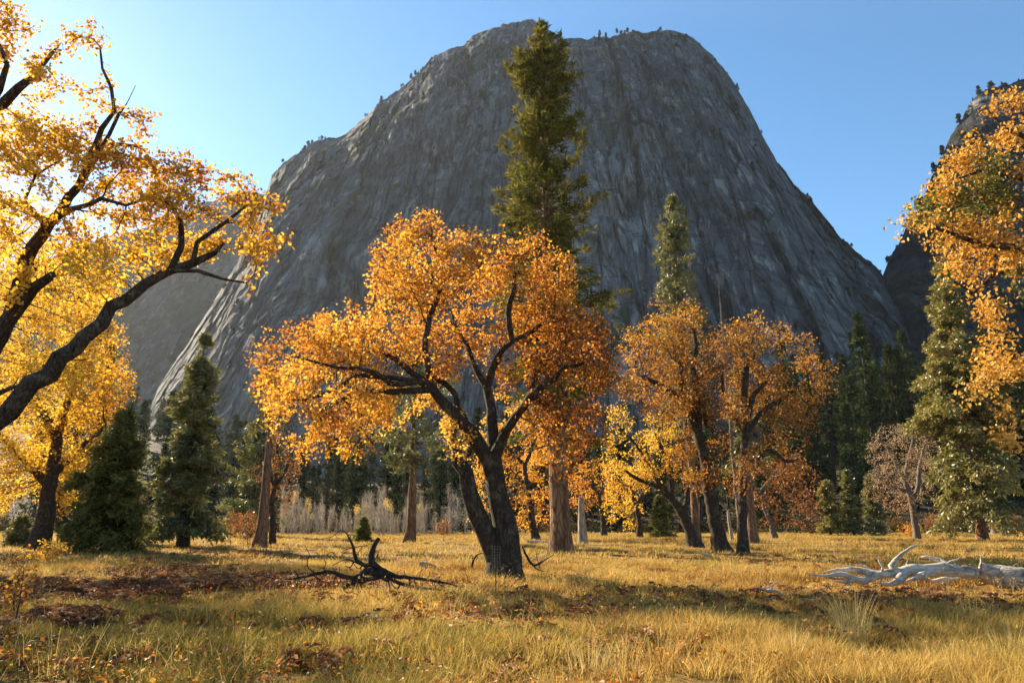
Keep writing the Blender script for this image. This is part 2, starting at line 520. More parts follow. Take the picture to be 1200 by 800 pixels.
def build_oak(name, label, base, sk, q, hue, mat, step, kill, per, size, lobed, bark='bark_oak', tipr=.006, maxr=.02, extra=1,
              iters=120, tvar=.16, flare=.45, rmin=0, starts=None, second=None, group=None, spread=.12, cat='tree', zmin=1.0):
    N0 = colonize(sk, q, step, kill, iters, starts=starts)
    rr, ch = finish_radii(sk, tipr)
    root = empty(name, base, label, cat, group)
    if second is None:
        mb = MB(); tubes(sk, rr, ch, mb, rmin, flare)
        link('trunk', mb.mesh('trunk', M[bark], True, base), root)
    else:
        # second = node index where the second stem starts: everything growing from it goes to a trunk of its own
        own = np.zeros(len(sk.p), bool)
        for i in range(len(sk.p)):
            own[i] = i in second or (sk.par[i] >= 0 and own[sk.par[i]])
        a = MB(); tubes(sk, rr, ch, a, rmin, flare, only=lambda p: not own[p[-1]])
        b = MB(); tubes(sk, rr, ch, b, rmin, flare, only=lambda p: own[p[-1]])
        link('trunk', a.mesh('trunk', M[bark], True, base), root)
        o = link('trunk', b.mesh('trunk', M[bark], True, base), root)
        o['label'] = 'shorter second trunk leaning to the side'
    cm = crown_from(sk, N0, q, hue, per, size, lobed, rr, maxr, tvar, extra, spread, zmin)
    link('crown', cm.mesh('crown', M[mat], False, base), root)
    return root

# ------------------------------------------------------------------ conifers
def spray_quads(mb, pos, axis, length, width, tint, droop=0.0):
    n = len(pos)
    axis = unit(axis + np.array([0, 0, -droop]))
    nr = unit(rand_dir(n) + np.array([0, 0, .6])); side = unit(np.cross(axis, nr))
    L = length[:, None]; W = width[:, None]
    a = pos; b = pos + axis * L * .45 + side * W; c = pos + axis * L; d = pos + axis * L * .45 - side * W
    V = np.stack([a, b, c, d], 1).reshape(-1, 3)
    lp = (np.arange(n) * 4)[:, None] + np.arange(4)
    mb.add(V, lp.reshape(-1), np.full(n, 4), tint)

def conifer(h, r, cb, nb, spacing, slen, swid, per, kind='fir', droop=.25, top=.0, trunk_r=None, lean=(0, 0), gap=0.0, pw=.85, seed=1, bark='bark_fir', leafm='fir', thin=0.0, trmin=6):
    """h height, r crown radius, cb crown base fraction, nb branches; returns trunk mesh, crown mesh (base at the origin)"""
    g = np.random.default_rng(seed)
    tr = trunk_r or h * .016
    zs = np.linspace(0, h, max(trmin, int(h / 1.2)))
    sk = Skel(); 
    wob = np.cumsum(g.normal(0, h * .0015, (len(zs), 2)), 0)
    ax = np.stack([lean[0] * zs + wob[:, 0], lean[1] * zs + wob[:, 1], zs], 1); ax[0, :2] = 0
    prev = -1
    for i, p in enumerate(ax): prev = sk.add(p, prev, tr * (1 - (zs[i] / h)) ** .75 + .012, 0)
    def axis_at(z): return np.stack([np.interp(z, zs, ax[:, 0]), np.interp(z, zs, ax[:, 1]), z], -1)
    mbT = MB(); mbC = MB()
    t = np.sort(g.uniform(0, 1, nb)) ** 0.85
    z0 = cb * h + (1 - cb) * h * t
    fr = (z0 - cb * h) / (h - cb * h)
    if kind == 'pine':
        prof = np.interp(fr, [0, .12, .3, .6, .85, 1], [.62, .9, 1.0, .86, .50, .05])
    elif kind == 'cedar':
        prof = np.interp(fr, [0, .1, .3, .6, .85, 1], [.75, 1.0, .95, .62, .28, .03])
    else:
        prof = np.interp(fr, [0, .06, 1], [.8, 1, .02]) ** pw
    L = r * prof * g.uniform(.62, 1.12, nb)
    if gap:
        L *= np.clip(1.0 + gap * 1.6 * vnoise(z0 / (h * .06), g.uniform(0, 99) + 0 * z0, 0 * z0, seed), .25, 1.25)
    az = np.cumsum(np.full(nb, 2.399)) + g.normal(0, .5, nb)
    up0 = np.interp(fr, [0, .5, 1], [-.25, .05, .7]) + (0.15 if kind == 'pine' else 0)
    P0 = axis_at(z0)
    hd = np.stack([np.cos(az), np.sin(az)], 1)
    pos = []; axs = []; rel = []; bi = []
    for j in range(nb):
        m = max(2, int(L[j] / spacing))
        s = np.linspace(.12, 1, m)
        if kind == 'pine': s = s[s > .35] if m > 3 else s
        zc = up0[j] * s * L[j] - droop * L[j] * s ** 2 * (1 - fr[j]) + (.22 * L[j] * s ** 3 if kind != 'cedar' else 0)
        c = P0[j] + np.stack([hd[j, 0] * s * L[j], hd[j, 1] * s * L[j], zc], 1)
        d = np.gradient(c, axis=0) if len(c) > 1 else np.array([[hd[j, 0], hd[j, 1], up0[j]]])
        if kind != 'none' and L[j] > r * .25:
            node = [sk.p[int(np.argmin(np.abs(zs - z0[j])))]]
            # branch wood
            st = Skel(); q = -1
            bs = np.linspace(0, .92, 5)
            bz = up0[j] * bs * L[j] - droop * L[j] * bs ** 2 * (1 - fr[j]) + (.22 * L[j] * bs ** 3 if kind != 'cedar' else 0)
            for kx in range(5): q = st.add(P0[j] + np.array([hd[j, 0] * bs[kx] * L[j], hd[j, 1] * bs[kx] * L[j], bz[kx]]), q, max(tr * .16 * (1 - fr[j] * .7) * (1 - bs[kx]), .008), 0)
            rr = np.array(st.r); tubes(st, rr, [[1], [2], [3], [4], []], mbT)
        # side twigs
        perp = np.array([-hd[j, 1], hd[j, 0], 0])
        for sg in (-1, 0, 1):
            if sg == 0:
                pos.append(c); axs.append(d); rel.append(s); bi.append(np.full(len(s), j))
            else:
                tl = L[j] * (.34 if kind != 'pine' else .26) * (1.15 - s)
                nk = 2 if kind != 'pine' else 1
                for kk in range(nk):
                    f = (kk + 1) / nk
                    o = c + (perp * sg * 1.0 + np.array([hd[j, 0], hd[j, 1], 0]) * .55) * (tl * f)[:, None] + np.array([0, 0, -droop * .5])[None] * (tl * f)[:, None]
                    pos.append(o); axs.append(unit(d) * .6 + perp * sg); rel.append(s); bi.append(np.full(len(s), j))
    pos = np.concatenate(pos); axs = unit(np.concatenate(axs)); rel = np.concatenate(rel); bi = np.concatenate(bi)
    if thin:
        k = fbm(pos[:, 0] / 1.4, pos[:, 1] / 1.4, pos[:, 2] / 1.4, 2, seed + 5) > thin - .5
        pos, axs, rel, bi = pos[k], axs[k], rel[k], bi[k]
    rep = np.repeat(np.arange(len(pos)), per); N = len(rep)
    if kind == 'pine':
        a2 = unit(axs[rep] * .5 + g.normal(0, .75, (N, 3)) + np.array([0, 0, .25]))
        pp = pos[rep] + g.normal(0, slen * .25, (N, 3))
    else:
        a2 = unit(axs[rep] + g.normal(0, .55, (N, 3)))
        pp = pos[rep] + g.normal(0, slen * .35, (N, 3))
    br = g.uniform(-.18, .18, nb)
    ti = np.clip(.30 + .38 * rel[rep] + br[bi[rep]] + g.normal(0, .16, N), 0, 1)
    spray_quads(mbC, pp, a2, slen * g.uniform(.6, 1.3, N), swid * g.uniform(.7, 1.3, N), ti, droop * .5 if kind != 'pine' else .0)
    # leader
    tubes(sk, np.array(sk.r), [[i + 1] for i in range(len(sk.p) - 1)] + [[]], mbT, 0, .35)
    return mbT.mesh('trunk', M[bark], True), mbC.mesh('crown', M[leafm], False)

def place(name, label, meshes, loc, rotz=0.0, scale=1.0, group=None, cat='tree', sz=None):
    e = empty(name, loc, label, cat, group)
    e.rotation_euler[2] = rotz
    e.scale = (scale, scale, scale * (sz or 1.0))
    for me in meshes: link(me.name.split('.')[0], me, e)
    return e
# ------------------------------------------------------------------ ground
def ground_mat():
    t = NT('meadow_soil')
    co = t.n('ShaderNodeTexCoord').outputs['Object']
    n1 = t.noise(co, .16, 4); n2 = t.noise(co, 2.2, 6, .65); n3 = t.noise(co, 14, 4, .7)
    c = t.ramp(t.math('ADD', t.math('MULTIPLY', n1, .55), t.math('MULTIPLY', n2, .45)),
               [(.36, (.10, .052, .020)), (.47, (.21, .125, .035)), (.56, (.30, .19, .045)), (.66, (.24, .17, .05))])
    c = t.mix(t.math('MULTIPLY', n3, .55), c, (.06, .035, .015))
    # forest floor beyond the meadow
    sep = t.n('ShaderNodeSeparateXYZ'); t.l(co, sep.inputs[0])
    far = t.ramp(t.math('MULTIPLY', sep.outputs[1], 1 / 400.0), [(.27, (0, 0, 0)), (.33, (1, 1, 1))])
    c = t.mix(far, c, (.045, .038, .024))
    p = t.n('ShaderNodeBsdfPrincipled'); p.inputs['Roughness'].default_value = 1; p.inputs['Specular IOR Level'].default_value = .1
    t.l(c, p.inputs['Base Color'])
    t.l(t.bump(t.math('ADD', n2, n3), .8, .06), p.inputs['Normal']); t.l(p.outputs[0], t.out.inputs[0])
    return t.m

def build_ground():
    ys = np.concatenate([np.linspace(-120, 0, 14)[:-1], np.linspace(0, 40, 240)[:-1], np.linspace(40, 130, 100)[:-1], np.linspace(130, 520, 80)[:-1], np.linspace(520, 1400, 20)])
    u = np.sign(np.linspace(-1, 1, 401)) * np.abs(np.linspace(-1, 1, 401)) ** 1.4
    V = []
    for y in ys:
        hw = 60 + max(y, 0) * 1.25
        V.append(np.stack([u * hw, np.full_like(u, y), np.zeros_like(u)], 1))
    V = np.concatenate(V); V[:, 2] = gz(V[:, 0], V[:, 1])
    beyond = V[:, 1] > 520
    V[beyond, 2] = np.minimum(V[beyond, 2], gz(V[beyond, 0] / V[beyond, 1] * 520, np.full(beyond.sum(), 520.0)))
    n = len(u); I = np.arange(len(V)).reshape(-1, n)
    q = np.stack([I[:-1, :-1], I[:-1, 1:], I[1:, 1:], I[1:, :-1]], -1).reshape(-1, 4)
    o = link('ground', mk_mesh('ground', V, q.ravel(), np.full(len(q), 4), ground_mat(), None, True))
    tag(o, 'golden dry meadow floor running to the wooded foot of the cliff', kind='structure')
build_ground()

# ------------------------------------------------------------------ cliffs
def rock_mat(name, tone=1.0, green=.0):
    t = NT(name)
    co = t.attr('rockco').outputs['Vector']
    ob = t.n('ShaderNodeTexCoord').outputs['Object']
    big = t.noise(co, 1, 4, .55, (1 / 130., 1 / 130., 1 / 170.))
    streak = t.noise(co, 1, 6, .66, (1 / 8., 1 / 8., 1 / 170.))
    fine = t.noise(co, 1, 8, .70, (1 / 11., 1 / 11., 1 / 21.))
    patch = t.noise(co, 1, 5, .6, (1 / 42., 1 / 42., 1 / 60.))
    c = t.ramp(big, [(.30, (.072, .076, .083)), (.5, (.125, .128, .133)), (.70, (.215, .21, .205))])
    c = t.mix(t.ramp(streak, [(.38, (.9, .9, .9)), (.55, (0, 0, 0))]), c, (.065, .067, .072))
    c = t.mix(t.ramp(patch, [(.57, (0, 0, 0)), (.68, (.7, .7, .7))]), c, (.25, .215, .175))
    c = t.mix(t.ramp(fine, [(.36, (.9, .9, .9)), (.47, (0, 0, 0))]), c, (.045, .046, .05))  # hollows of the fine relief painted dark, their shade put into the colour
    c = t.mix(t.ramp(fine, [(.54, (0, 0, 0)), (.66, (.75, .75, .75))]), c, (.36, .345, .32))  # high spots of the same relief painted pale, as if catching light
    # ledge growth: dark scrub in patches
    sc = t.noise(co, 1, 6, .7, (1 / 17., 1 / 17., 1 / 12.)); sc2 = t.noise(co, 1, 3, .5, (1 / 110., 1 / 110., 1 / 90.))
    g = t.ramp(t.math('ADD', t.math('MULTIPLY', sc, .6), t.math('MULTIPLY', sc2, .5)), [(.635 - green, (0, 0, 0)), (.665 - green, (1, 1, 1))])
    c = t.mix(g, c, (.045, .055, .028))
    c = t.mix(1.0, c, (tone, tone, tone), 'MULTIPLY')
    v = t.n('ShaderNodeTexVoronoi', feature='DISTANCE_TO_EDGE'); v.inputs['Scale'].default_value = 1
    mp = t.n('ShaderNodeMapping'); mp.inputs['Scale'].default_value = (1 / 21., 1 / 21., 1 / 120.); t.l(co, mp.inputs[0])
    va = t.n('ShaderNodeVectorMath', operation='ADD'); t.l(mp.outputs[0], va.inputs[0])
    nz = t.n('ShaderNodeTexNoise'); nz.inputs['Scale'].default_value = 2.2; nz.inputs['Detail'].default_value = 5; t.l(mp.outputs[0], nz.inputs['Vector'])
    s2 = t.n('ShaderNodeVectorMath', operation='SCALE'); s2.inputs['Scale'].default_value = .55; t.l(nz.outputs['Color'], s2.inputs[0])
    t.l(s2.outputs[0], va.inputs[1]); t.l(va.outputs[0], v.inputs['Vector'])
    crack = t.ramp(v.outputs[0], [(0, (0, 0, 0)), (.05, (1, 1, 1))])
    c = t.mix(crack, t.mix(.6, c, (.02, .02, .024)), c)
    # long joints down the wall, ledge lines across it, pale fresh scars
    def line(scl, seed, wid, sharp):
        n = t.noise(co, 1, 3, .5, scl)
        return t.ramp(t.math('ABSOLUTE', t.math('SUBTRACT', n, seed)), [(0, (1, 1, 1)), (wid, (.6, .6, .6)), (wid * sharp, (0, 0, 0))])
    c = t.mix(t.math('MULTIPLY', line((1 / 34., 1 / 34., 1 / 420.), .47, .003, 2.6), .85), c, (.020, .021, .025))
    c = t.mix(t.math('MULTIPLY', line((1 / 15., 1 / 15., 1 / 160.), .52, .004, 2.4), .6), c, (.028, .028, .032))
    c = t.mix(t.math('MULTIPLY', line((1 / 90., 1 / 90., 1 / 26.), .5, .006, 2.4), .7), c, (.025, .026, .026))
    scar = t.noise(co, 1, 5, .62, (1 / 26., 1 / 26., 1 / 48.))
    c = t.mix(t.ramp(scar, [(.635, (0, 0, 0)), (.655, (.65, .65, .65))]), c, (.31, .285, .25))
    p = t.n('ShaderNodeBsdfPrincipled'); p.inputs['Roughness'].default_value = .95; p.inputs['Specular IOR Level'].default_value = .1
    t.l(c, p.inputs['Base Color'])
    h = t.math('ADD', t.math('MULTIPLY', fine, 1.0), t.math('MULTIPLY', streak, .22))
    h = t.math('ADD', h, t.math('MULTIPLY', crack, .25))
    t.l(t.bump(h, 1.0, 6.0), p.inputs['Normal']); t.l(p.outputs[0], t.out.inputs[0])
    return t.m

def facets(q, z, sx, sz, seed):
    u, v = q / sx, z / sz
    iu, iv = np.floor(u).astype(np.int64), np.floor(v).astype(np.int64)
    best = np.full(u.shape, 1e9); out = np.zeros(u.shape)
    for a in (-1, 0, 1):
        for b in (-1, 0, 1):
            cu, cv = iu + a, iv + b; o = np.zeros_like(cu)
            du = u - (cu + .5 + .45 * _hash(cu, cv, o, seed)); dv = v - (cv + .5 + .45 * _hash(cu, cv, o, seed + 1))
            d = np.abs(du) ** 1.5 + np.abs(dv) ** 1.5
            val = .6 * _hash(cu, cv, o, seed + 2) + .8 * _hash(cu, cv, o, seed + 3) * du + .55 * _hash(cu, cv, o, seed + 4) * dv
            k = d < best; best = np.where(k, d, best); out = np.where(k, val, out)
    return out

def cliff(name, label, sil, xs, y0, y1, nu, nv, amp, shear, mat, seed, back=160, lip=None, prof=(.5, 2.6), rid=.010):
    """sil: skyline as photo positions; y0/y1: how far away foot and skyline stand along xs (sideways run per metre)"""
    srx, sk_ = ratios(*np.array(sil, float).T)
    o = np.argsort(srx); srx, sk_ = srx[o], sk_[o]
    rx = np.linspace(srx[0], srx[-1], nu)
    k = np.interp(rx, srx, sk_)
    rn = fbm(rx * 34, 0 * rx, 0 * rx, 5, seed + 3, .6); k = k + rid * (.5 * rn + .5 * np.round(rn * 4) / 4) * np.clip(k * 4, 0, 1)
    k = np.maximum(k, .01)
    wx = ratios(np.array(xs, float), 400)[0]
    Y0 = np.interp(rx, wx, y0); Y1 = np.interp(rx, wx, y1)
    zr = k * Y1 + CAMH
    v = np.linspace(0, 1, nv) ** .9
    foot = -6.0
    vv, RX = np.meshgrid(v, rx, indexing='ij')
    Z = foot + (zr[None] - foot) * vv
    pr = prof[0] * vv + (1 - prof[0]) * vv ** prof[1]
    Y = Y0[None] + (Y1 - Y0)[None] * pr
    if lip is not None:
        lp = np.interp(rx, wx, lip)
        Y = Y + lp[None] * np.clip((vv - .5) / .5, 0, 1) ** 3
        Z[-1] = np.maximum(Z[-1], k * Y[-1])
        Z = foot + (np.maximum(zr, k * Y[-1] + CAMH)[None] - foot) * vv
    X = RX * Y
    sh = np.interp(rx, ratios(np.array([p for p, _ in shear], float), 400)[0], [s for _, s in shear])
    Q = X + sh[None] * Z
    Q = Q + 13 * fbm(RX * 9, vv * 3.5, 0 * Q + seed, 3, seed + 300) + 7 * fbm(RX * 40, vv * 12, 0 * Q + seed, 2, seed + 310)
    # relief: buttresses, slabs, gullies, ledges
    h1 = fbm(Q / 95, 0 * Q + seed, Z / 260, 3, seed)
    h2 = 1 - np.abs(fbm(Q / 60, 0 * Q + seed + 5., Z / 120, 4, seed + 40)) * 2.2
    slab = fbm(Q / 55, 0 * Q + 3., Z / 80, 3, seed + 80); slab = np.round(slab * 5) / 5 * .75 + slab * .25
    led = fbm(Q / 60, 0 * Q + 8., Z / 16, 3, seed + 120)
    f1 = fbm(Q / 12, 0 * Q, Z / 20, 4, seed + 160); f2 = fbm(Q / 5, 0 * Q + 4., Z / 7, 3, seed + 200)
    wq = Q + 9 * f1 + 3 * f2; wz = Z + 12 * f1 + 5 * f2
    fa = facets(wq, wz, 62, 150, seed + 500); fb = facets(wq, wz, 24, 52, seed + 510); fc = facets(wq, wz, 9, 17, seed + 520)
    gul = -np.clip(1 - np.abs(vnoise(wq / 85, 0 * Q + seed, Z / 420, seed + 600)) / .07, 0, 1) * 1.5 - np.clip(1 - np.abs(vnoise(wq / 33, 0 * Q + seed, Z / 150, seed + 610)) / .06, 0, 1) * .5
    d = amp * (gul + 1.2 * h1 + 0 * h2 + .30 * slab + .22 * led + .12 * f1 + .10 * f2 + .95 * fa + .40 * fb + .16 * fc)
    d = d * np.clip(vv / .05, 0, 1) * (1 - .6 * np.clip((vv - .9) / .1, 0, 1))
    Yd = Y - d * 1.0
    Xd = RX * Yd
    Zd = Z + np.where(vv < .999, .15 * d, 0)
    Zd[-1] = k * Yd[-1] + CAMH
    # back of the mountain
    nb = 7
    bs = np.linspace(0, 1, nb + 1)[1:]
    YB = Yd[-1][None] + back * bs[:, None]; ZB = Zd[-1][None] * (1 - bs[:, None] ** 2) - 2 - 8 * bs[:, None]
    XB = Xd[-1][None] * np.ones((nb, 1)) + rx[None] * back * bs[:, None] * .4
    VX = np.concatenate([Xd, XB]); VY = np.concatenate([Yd, YB]); VZ = np.concatenate([Zd, ZB])
    QQ = np.concatenate([Q, XB + sh[None] * ZB])
    V = np.stack([VX, VY, VZ], -1)
    nr = V.shape[0]
    I = np.arange(nr * nu).reshape(nr, nu)
    q = np.stack([I[:-1, :-1], I[:-1, 1:], I[1:, 1:], I[1:, :-1]], -1).reshape(-1, 4)
    rc = np.stack([QQ, VY * .3, VZ], -1)
    me = mk_mesh(name, V.reshape(-1, 3), q.ravel(), np.full(len(q), 4), mat, {'rockco': ('POINT', 'FLOAT_VECTOR', rc.reshape(-1, 3))}, True)
    ob = link(name, me); tag(ob, label, kind='structure')
    return V, nv

SIL = [(118, 640), (140, 590), (160, 525), (185, 455), (222, 398), (258, 342), (292, 280), (308, 240), (318, 208), (330, 194), (345, 181), (370, 168), (400, 160), (420, 143), (450, 118), (470, 104), (492, 84), (505, 68), (520, 62), (540, 54), (565, 40), (600, 28), (620, 26), (640, 33), (655, 43), (690, 47), (715, 46), (740, 40), (762, 38), (785, 36), (805, 42), (830, 60), (850, 86), (880, 132), (905, 180), (930, 217), (960, 247), (985, 277), (1010, 302), (1030, 316), (1052, 345), (1085, 420), (1120, 520), (1150, 640)]
ROCK = rock_mat('granite')
MV, MN = cliff('mountain', 'great grey granite dome with steep streaked face', SIL,
               [118, 190, 260, 330, 450, 620, 800, 950, 1060, 1150],
               [560, 500, 455, 432, 420, 415, 425, 440, 470, 500],
               [600, 590, 600, 620, 660, 690, 690, 660, 620, 600], 760, 420, 11.0,
               [(100, -.55), (300, -.42), (480, -.2), (620, 0), (760, .05), (900, .22), (1100, .32)], ROCK, 4,
               back=260, lip=[30, 40, 40, 20, 10, 15, 15, 20, 20, 20])
LV, LN = cliff('hills', 'distant blue shaded ridge behind the left shoulder of the granite dome',
               [(-420, 400), (-250, 372), (-100, 352), (0, 318), (60, 300), (110, 284), (170, 268), (240, 238), (285, 222), (330, 230), (390, 400), (440, 600)],
               [-420, 0, 200, 440], [1120, 1000, 900, 840], [1330, 1230, 1130, 1080], 260, 140, 14.0, [(-400, -.4), (400, -.4)], rock_mat('far_shaded_granite', .55, .05), 23, back=200)  # darker copy of the granite, with the ridge's shade painted in
RV, RN = cliff('cliff', 'dark shaded cliff rising behind the yellow oak on the right',
               [(960, 640), (1000, 470), (1030, 345), (1042, 308), (1052, 290), (1066, 262), (1078, 245), (1092, 208), (1106, 176), (1122, 146), (1136, 124), (1150, 108), (1168, 101), (1186, 99), (1215, 88), (1260, 70), (1330, 60), (1420, 110), (1560, 260), (1700, 520)],
               [960, 1040, 1150, 1300, 1500, 1700], [600, 540, 470, 430, 430, 480], [680, 640, 600, 600, 640, 680], 380, 300, 11.0,
               [(960, .2), (1200, .1), (1700, -.3)], rock_mat('shaded_granite', .42, .06), 41, back=200)  # granite toned down: the cliff's shade is put into its colour
#@@PART3
# ------------------------------------------------------------------ the great split oak in the middle
def T(lst, D0):
    """(px, py, depth offset) -> points"""
    return [P(a, b, D0 + (c[0] if c else 0)) for a, b, *c in lst]
def W(px, D): return px * D / 800.0 / 2

def main_oak():
    base = G(590, 679); D = base[1]
    sk = Skel()
    b = base.copy(); b[2] -= .15
    tr = sk.path([b] + T([(592, 652), (593, 628), (589, 602), (582, 567), (577, 538)], D), [W(37, D), W(33, D), W(28, D), W(25, D), W(23, D), W(21, D)], sub=.25, wob=.015)
    fork = tr[-1]; mid = tr[-4]
    L1 = sk.path(T([(562, 518, -.2), (543, 499, -.4), (524, 478, -.7), (508, 455, -.9)], D), [W(13.76, D), W(12.90, D), W(12.04, D), W(11.18, D)], mid)
    L1a = sk.path(T([(501, 432, -.9), (498, 400, -.8), (503, 372, -.5), (514, 345, -.2), (521, 322, 0), (514, 300, .1), (505, 280, .3)], D), [W(9.46, D), W(7.74, D), W(6.88, D), W(6.02, D), W(5.16, D), W(4.30, D), W(3.01, D)], L1[-1])
    sk.path(T([(540, 315, .3), (555, 298, .6), (560, 280, .8)], D), [W(5.16, D), W(3.44, D), W(2.58, D)], L1a[-5])
    L1b = sk.path(T([(490, 446, -1.2), (470, 451, -1.6), (458, 449, -1.9), (440, 436, -2.1), (420, 432, -2.4), (395, 431, -2.6), (370, 424, -2.8), (345, 416, -3)], D), [W(7.74, D), W(6.88, D), W(6.45, D), W(5.16, D), W(4.30, D), W(3.44, D), W(2.58, D), W(2.15, D)], L1[-1])
    sk.path(T([(445, 460, -1.6), (420, 457, -1.4), (400, 468, -1.2), (380, 478, -1.0)], D), [W(6.02, D), W(5.16, D), W(4.30, D), W(2.58, D)], L1b[-12])
    sk.path(T([(415, 440, -1.8), (395, 455, -1.7), (360, 468, -2.0), (335, 468, -2.4)], D), [W(5.16, D), W(4.30, D), W(3.44, D), W(2.58, D)], L1b[-8])
    sk.path(T([(475, 430, -1.0), (456, 417, -.7), (438, 411, -.4), (415, 415, 0)], D), [W(6.88, D), W(6.02, D), W(4.30, D), W(2.58, D)], L1[-1])
    sk.path(T([(537, 480, -.2), (533, 462, -.1), (522, 449, 0), (507, 441, -.6)], D), [W(7.74, D), W(6.88, D), W(6.88, D), W(6.02, D)], L1[-9])
    L2 = sk.path(T([(576, 505, .2), (573, 478, .3), (570, 455, .4)], D), [W(13.76, D), W(12.04, D), W(10.75, D)], fork)
    L2a = sk.path(T([(560, 435, .6), (552, 418, .8), (545, 400, 1.2), (535, 385, 1.6), (528, 362, 2.0)], D), [W(7.74, D), W(6.88, D), W(5.16, D), W(4.30, D), W(2.58, D)], L2[-1])
    L2b = sk.path(T([(578, 432, .2), (588, 410, 0), (600, 400, -.4)], D), [W(8.60, D), W(7.74, D), W(6.02, D)], L2[-1])
    L2c = sk.path(T([(597, 365, -.8), (600, 340, -1.2), (603, 320, -1.4), (600, 300, -1.4)], D), [W(6.88, D), W(6.02, D), W(4.30, D), W(2.58, D)], L2b[-1])
    sk.path(T([(615, 392, -.2), (640, 375, .4), (655, 350, 1.0)], D), [W(6.02, D), W(4.30, D), W(2.58, D)], L2b[-1])
    L3 = sk.path(T([(592, 506, -.3), (605, 487, -.7), (622, 466, -1.1)], D), [W(12.04, D), W(10.75, D), W(9.46, D)], fork)
    sk.path(T([(640, 450, -1.6), (660, 432, -2.0), (685, 425, -2.4)], D), [W(7.74, D), W(5.16, D), W(3.44, D)], L3[-1])
    sk.path(T([(638, 470, -.4), (660, 478, .3), (685, 480, .8)], D), [W(6.88, D), W(5.16, D), W(3.44, D)], L3[-1])
    sk.path(T([(640, 410, 1.0), (668, 392, 1.6)], D), [W(5.16, D), W(3.44, D)], L3[-1])
    # leaning second stem
    s2 = sk.path(T([(575, 640, -.1), (560, 602, -.2), (550, 577, -.3), (543, 556, -.4), (538, 542, -.4)], D), [W(21, D), W(21, D), W(19, D), W(17, D), W(15, D)], tr[1])
    s2b = sk.path(T([(534, 525, -.5), (530, 512, -.8)], D), [W(6, D), W(3, D)], s2[-1])
    s2c = sk.path(T([(548, 530, .1), (556, 515, .5)], D), [W(7, D), W(3, D)], s2[-3])
    clumps = [(500, 275, 52, 34, .50), (468, 300, 42, 34, .55), (535, 300, 48, 40, .52), (455, 340, 45, 40, .60), (505, 335, 50, 40, .60), (430, 365, 42, 30, .58),
              (400, 380, 45, 28, .55), (350, 395, 45, 24, .46), (325, 415, 34, 34, .52), (318, 455, 28, 30, .62), (350, 440, 45, 35, .6), (390, 410, 50, 30, .62), (440, 395, 50, 32, .60),
              (395, 460, 50, 34, .62), (345, 475, 36, 30, .55), (430, 470, 42, 36, .66), (380, 500, 36, 26, .58), (365, 528, 22, 16, .6), (418, 512, 26, 26, .62), (412, 538, 14, 14, .62), (450, 490, 26, 26, .64),
              (585, 300, 42, 36, .46), (565, 345, 50, 40, .48), (622, 305, 38, 36, .42), (650, 325, 36, 40, .40), (640, 370, 50, 40, .36), (600, 370, 50, 40, .42), (676, 392, 36, 40, .28), (698, 390, 18, 34, .26), (560, 395, 50, 34, .46),
              (655, 430, 52, 40, .20), (610, 430, 46, 34, .25), (690, 440, 30, 44, .20), (690, 490, 30, 34, .18), (655, 480, 40, 34, .22), (640, 495, 26, 20, .36), (500, 400, 46, 34, .52), (525, 425, 36, 24, .5), (662, 520, 30, 18, .42),
              (690, 505, 26, 26, .2), (665, 545, 26, 20, .28), (706, 430, 24, 40, .2), (330, 500, 22, 18, .6), (352, 524, 20, 14, .6), (415, 548, 12, 11, .62), (300, 482, 14, 18, .6), (545, 520, 26, 24, .82, -.4), (525, 500, 16, 18, .8, -.6), (500, 470, 22, 16, .66, 1.5)]
    q, hue = clump_points(clumps, D, 92, 1.7, -.02, 1.0)
    starts = [i for i in range(len(sk.p)) if sk.r[i] < W(11, D)] + s2[-2:]
    build_oak('oak', 'big orange oak with split leaning dark trunk standing alone at centre of the meadow', base, sk, q, hue, 'oak_orange', .15, .25, 13, .092, True,
              starts=starts, second=set(s2[1:]), extra=1, maxr=.022, spread=.11, tvar=.2, tipr=.009, flare=.38)
main_oak()

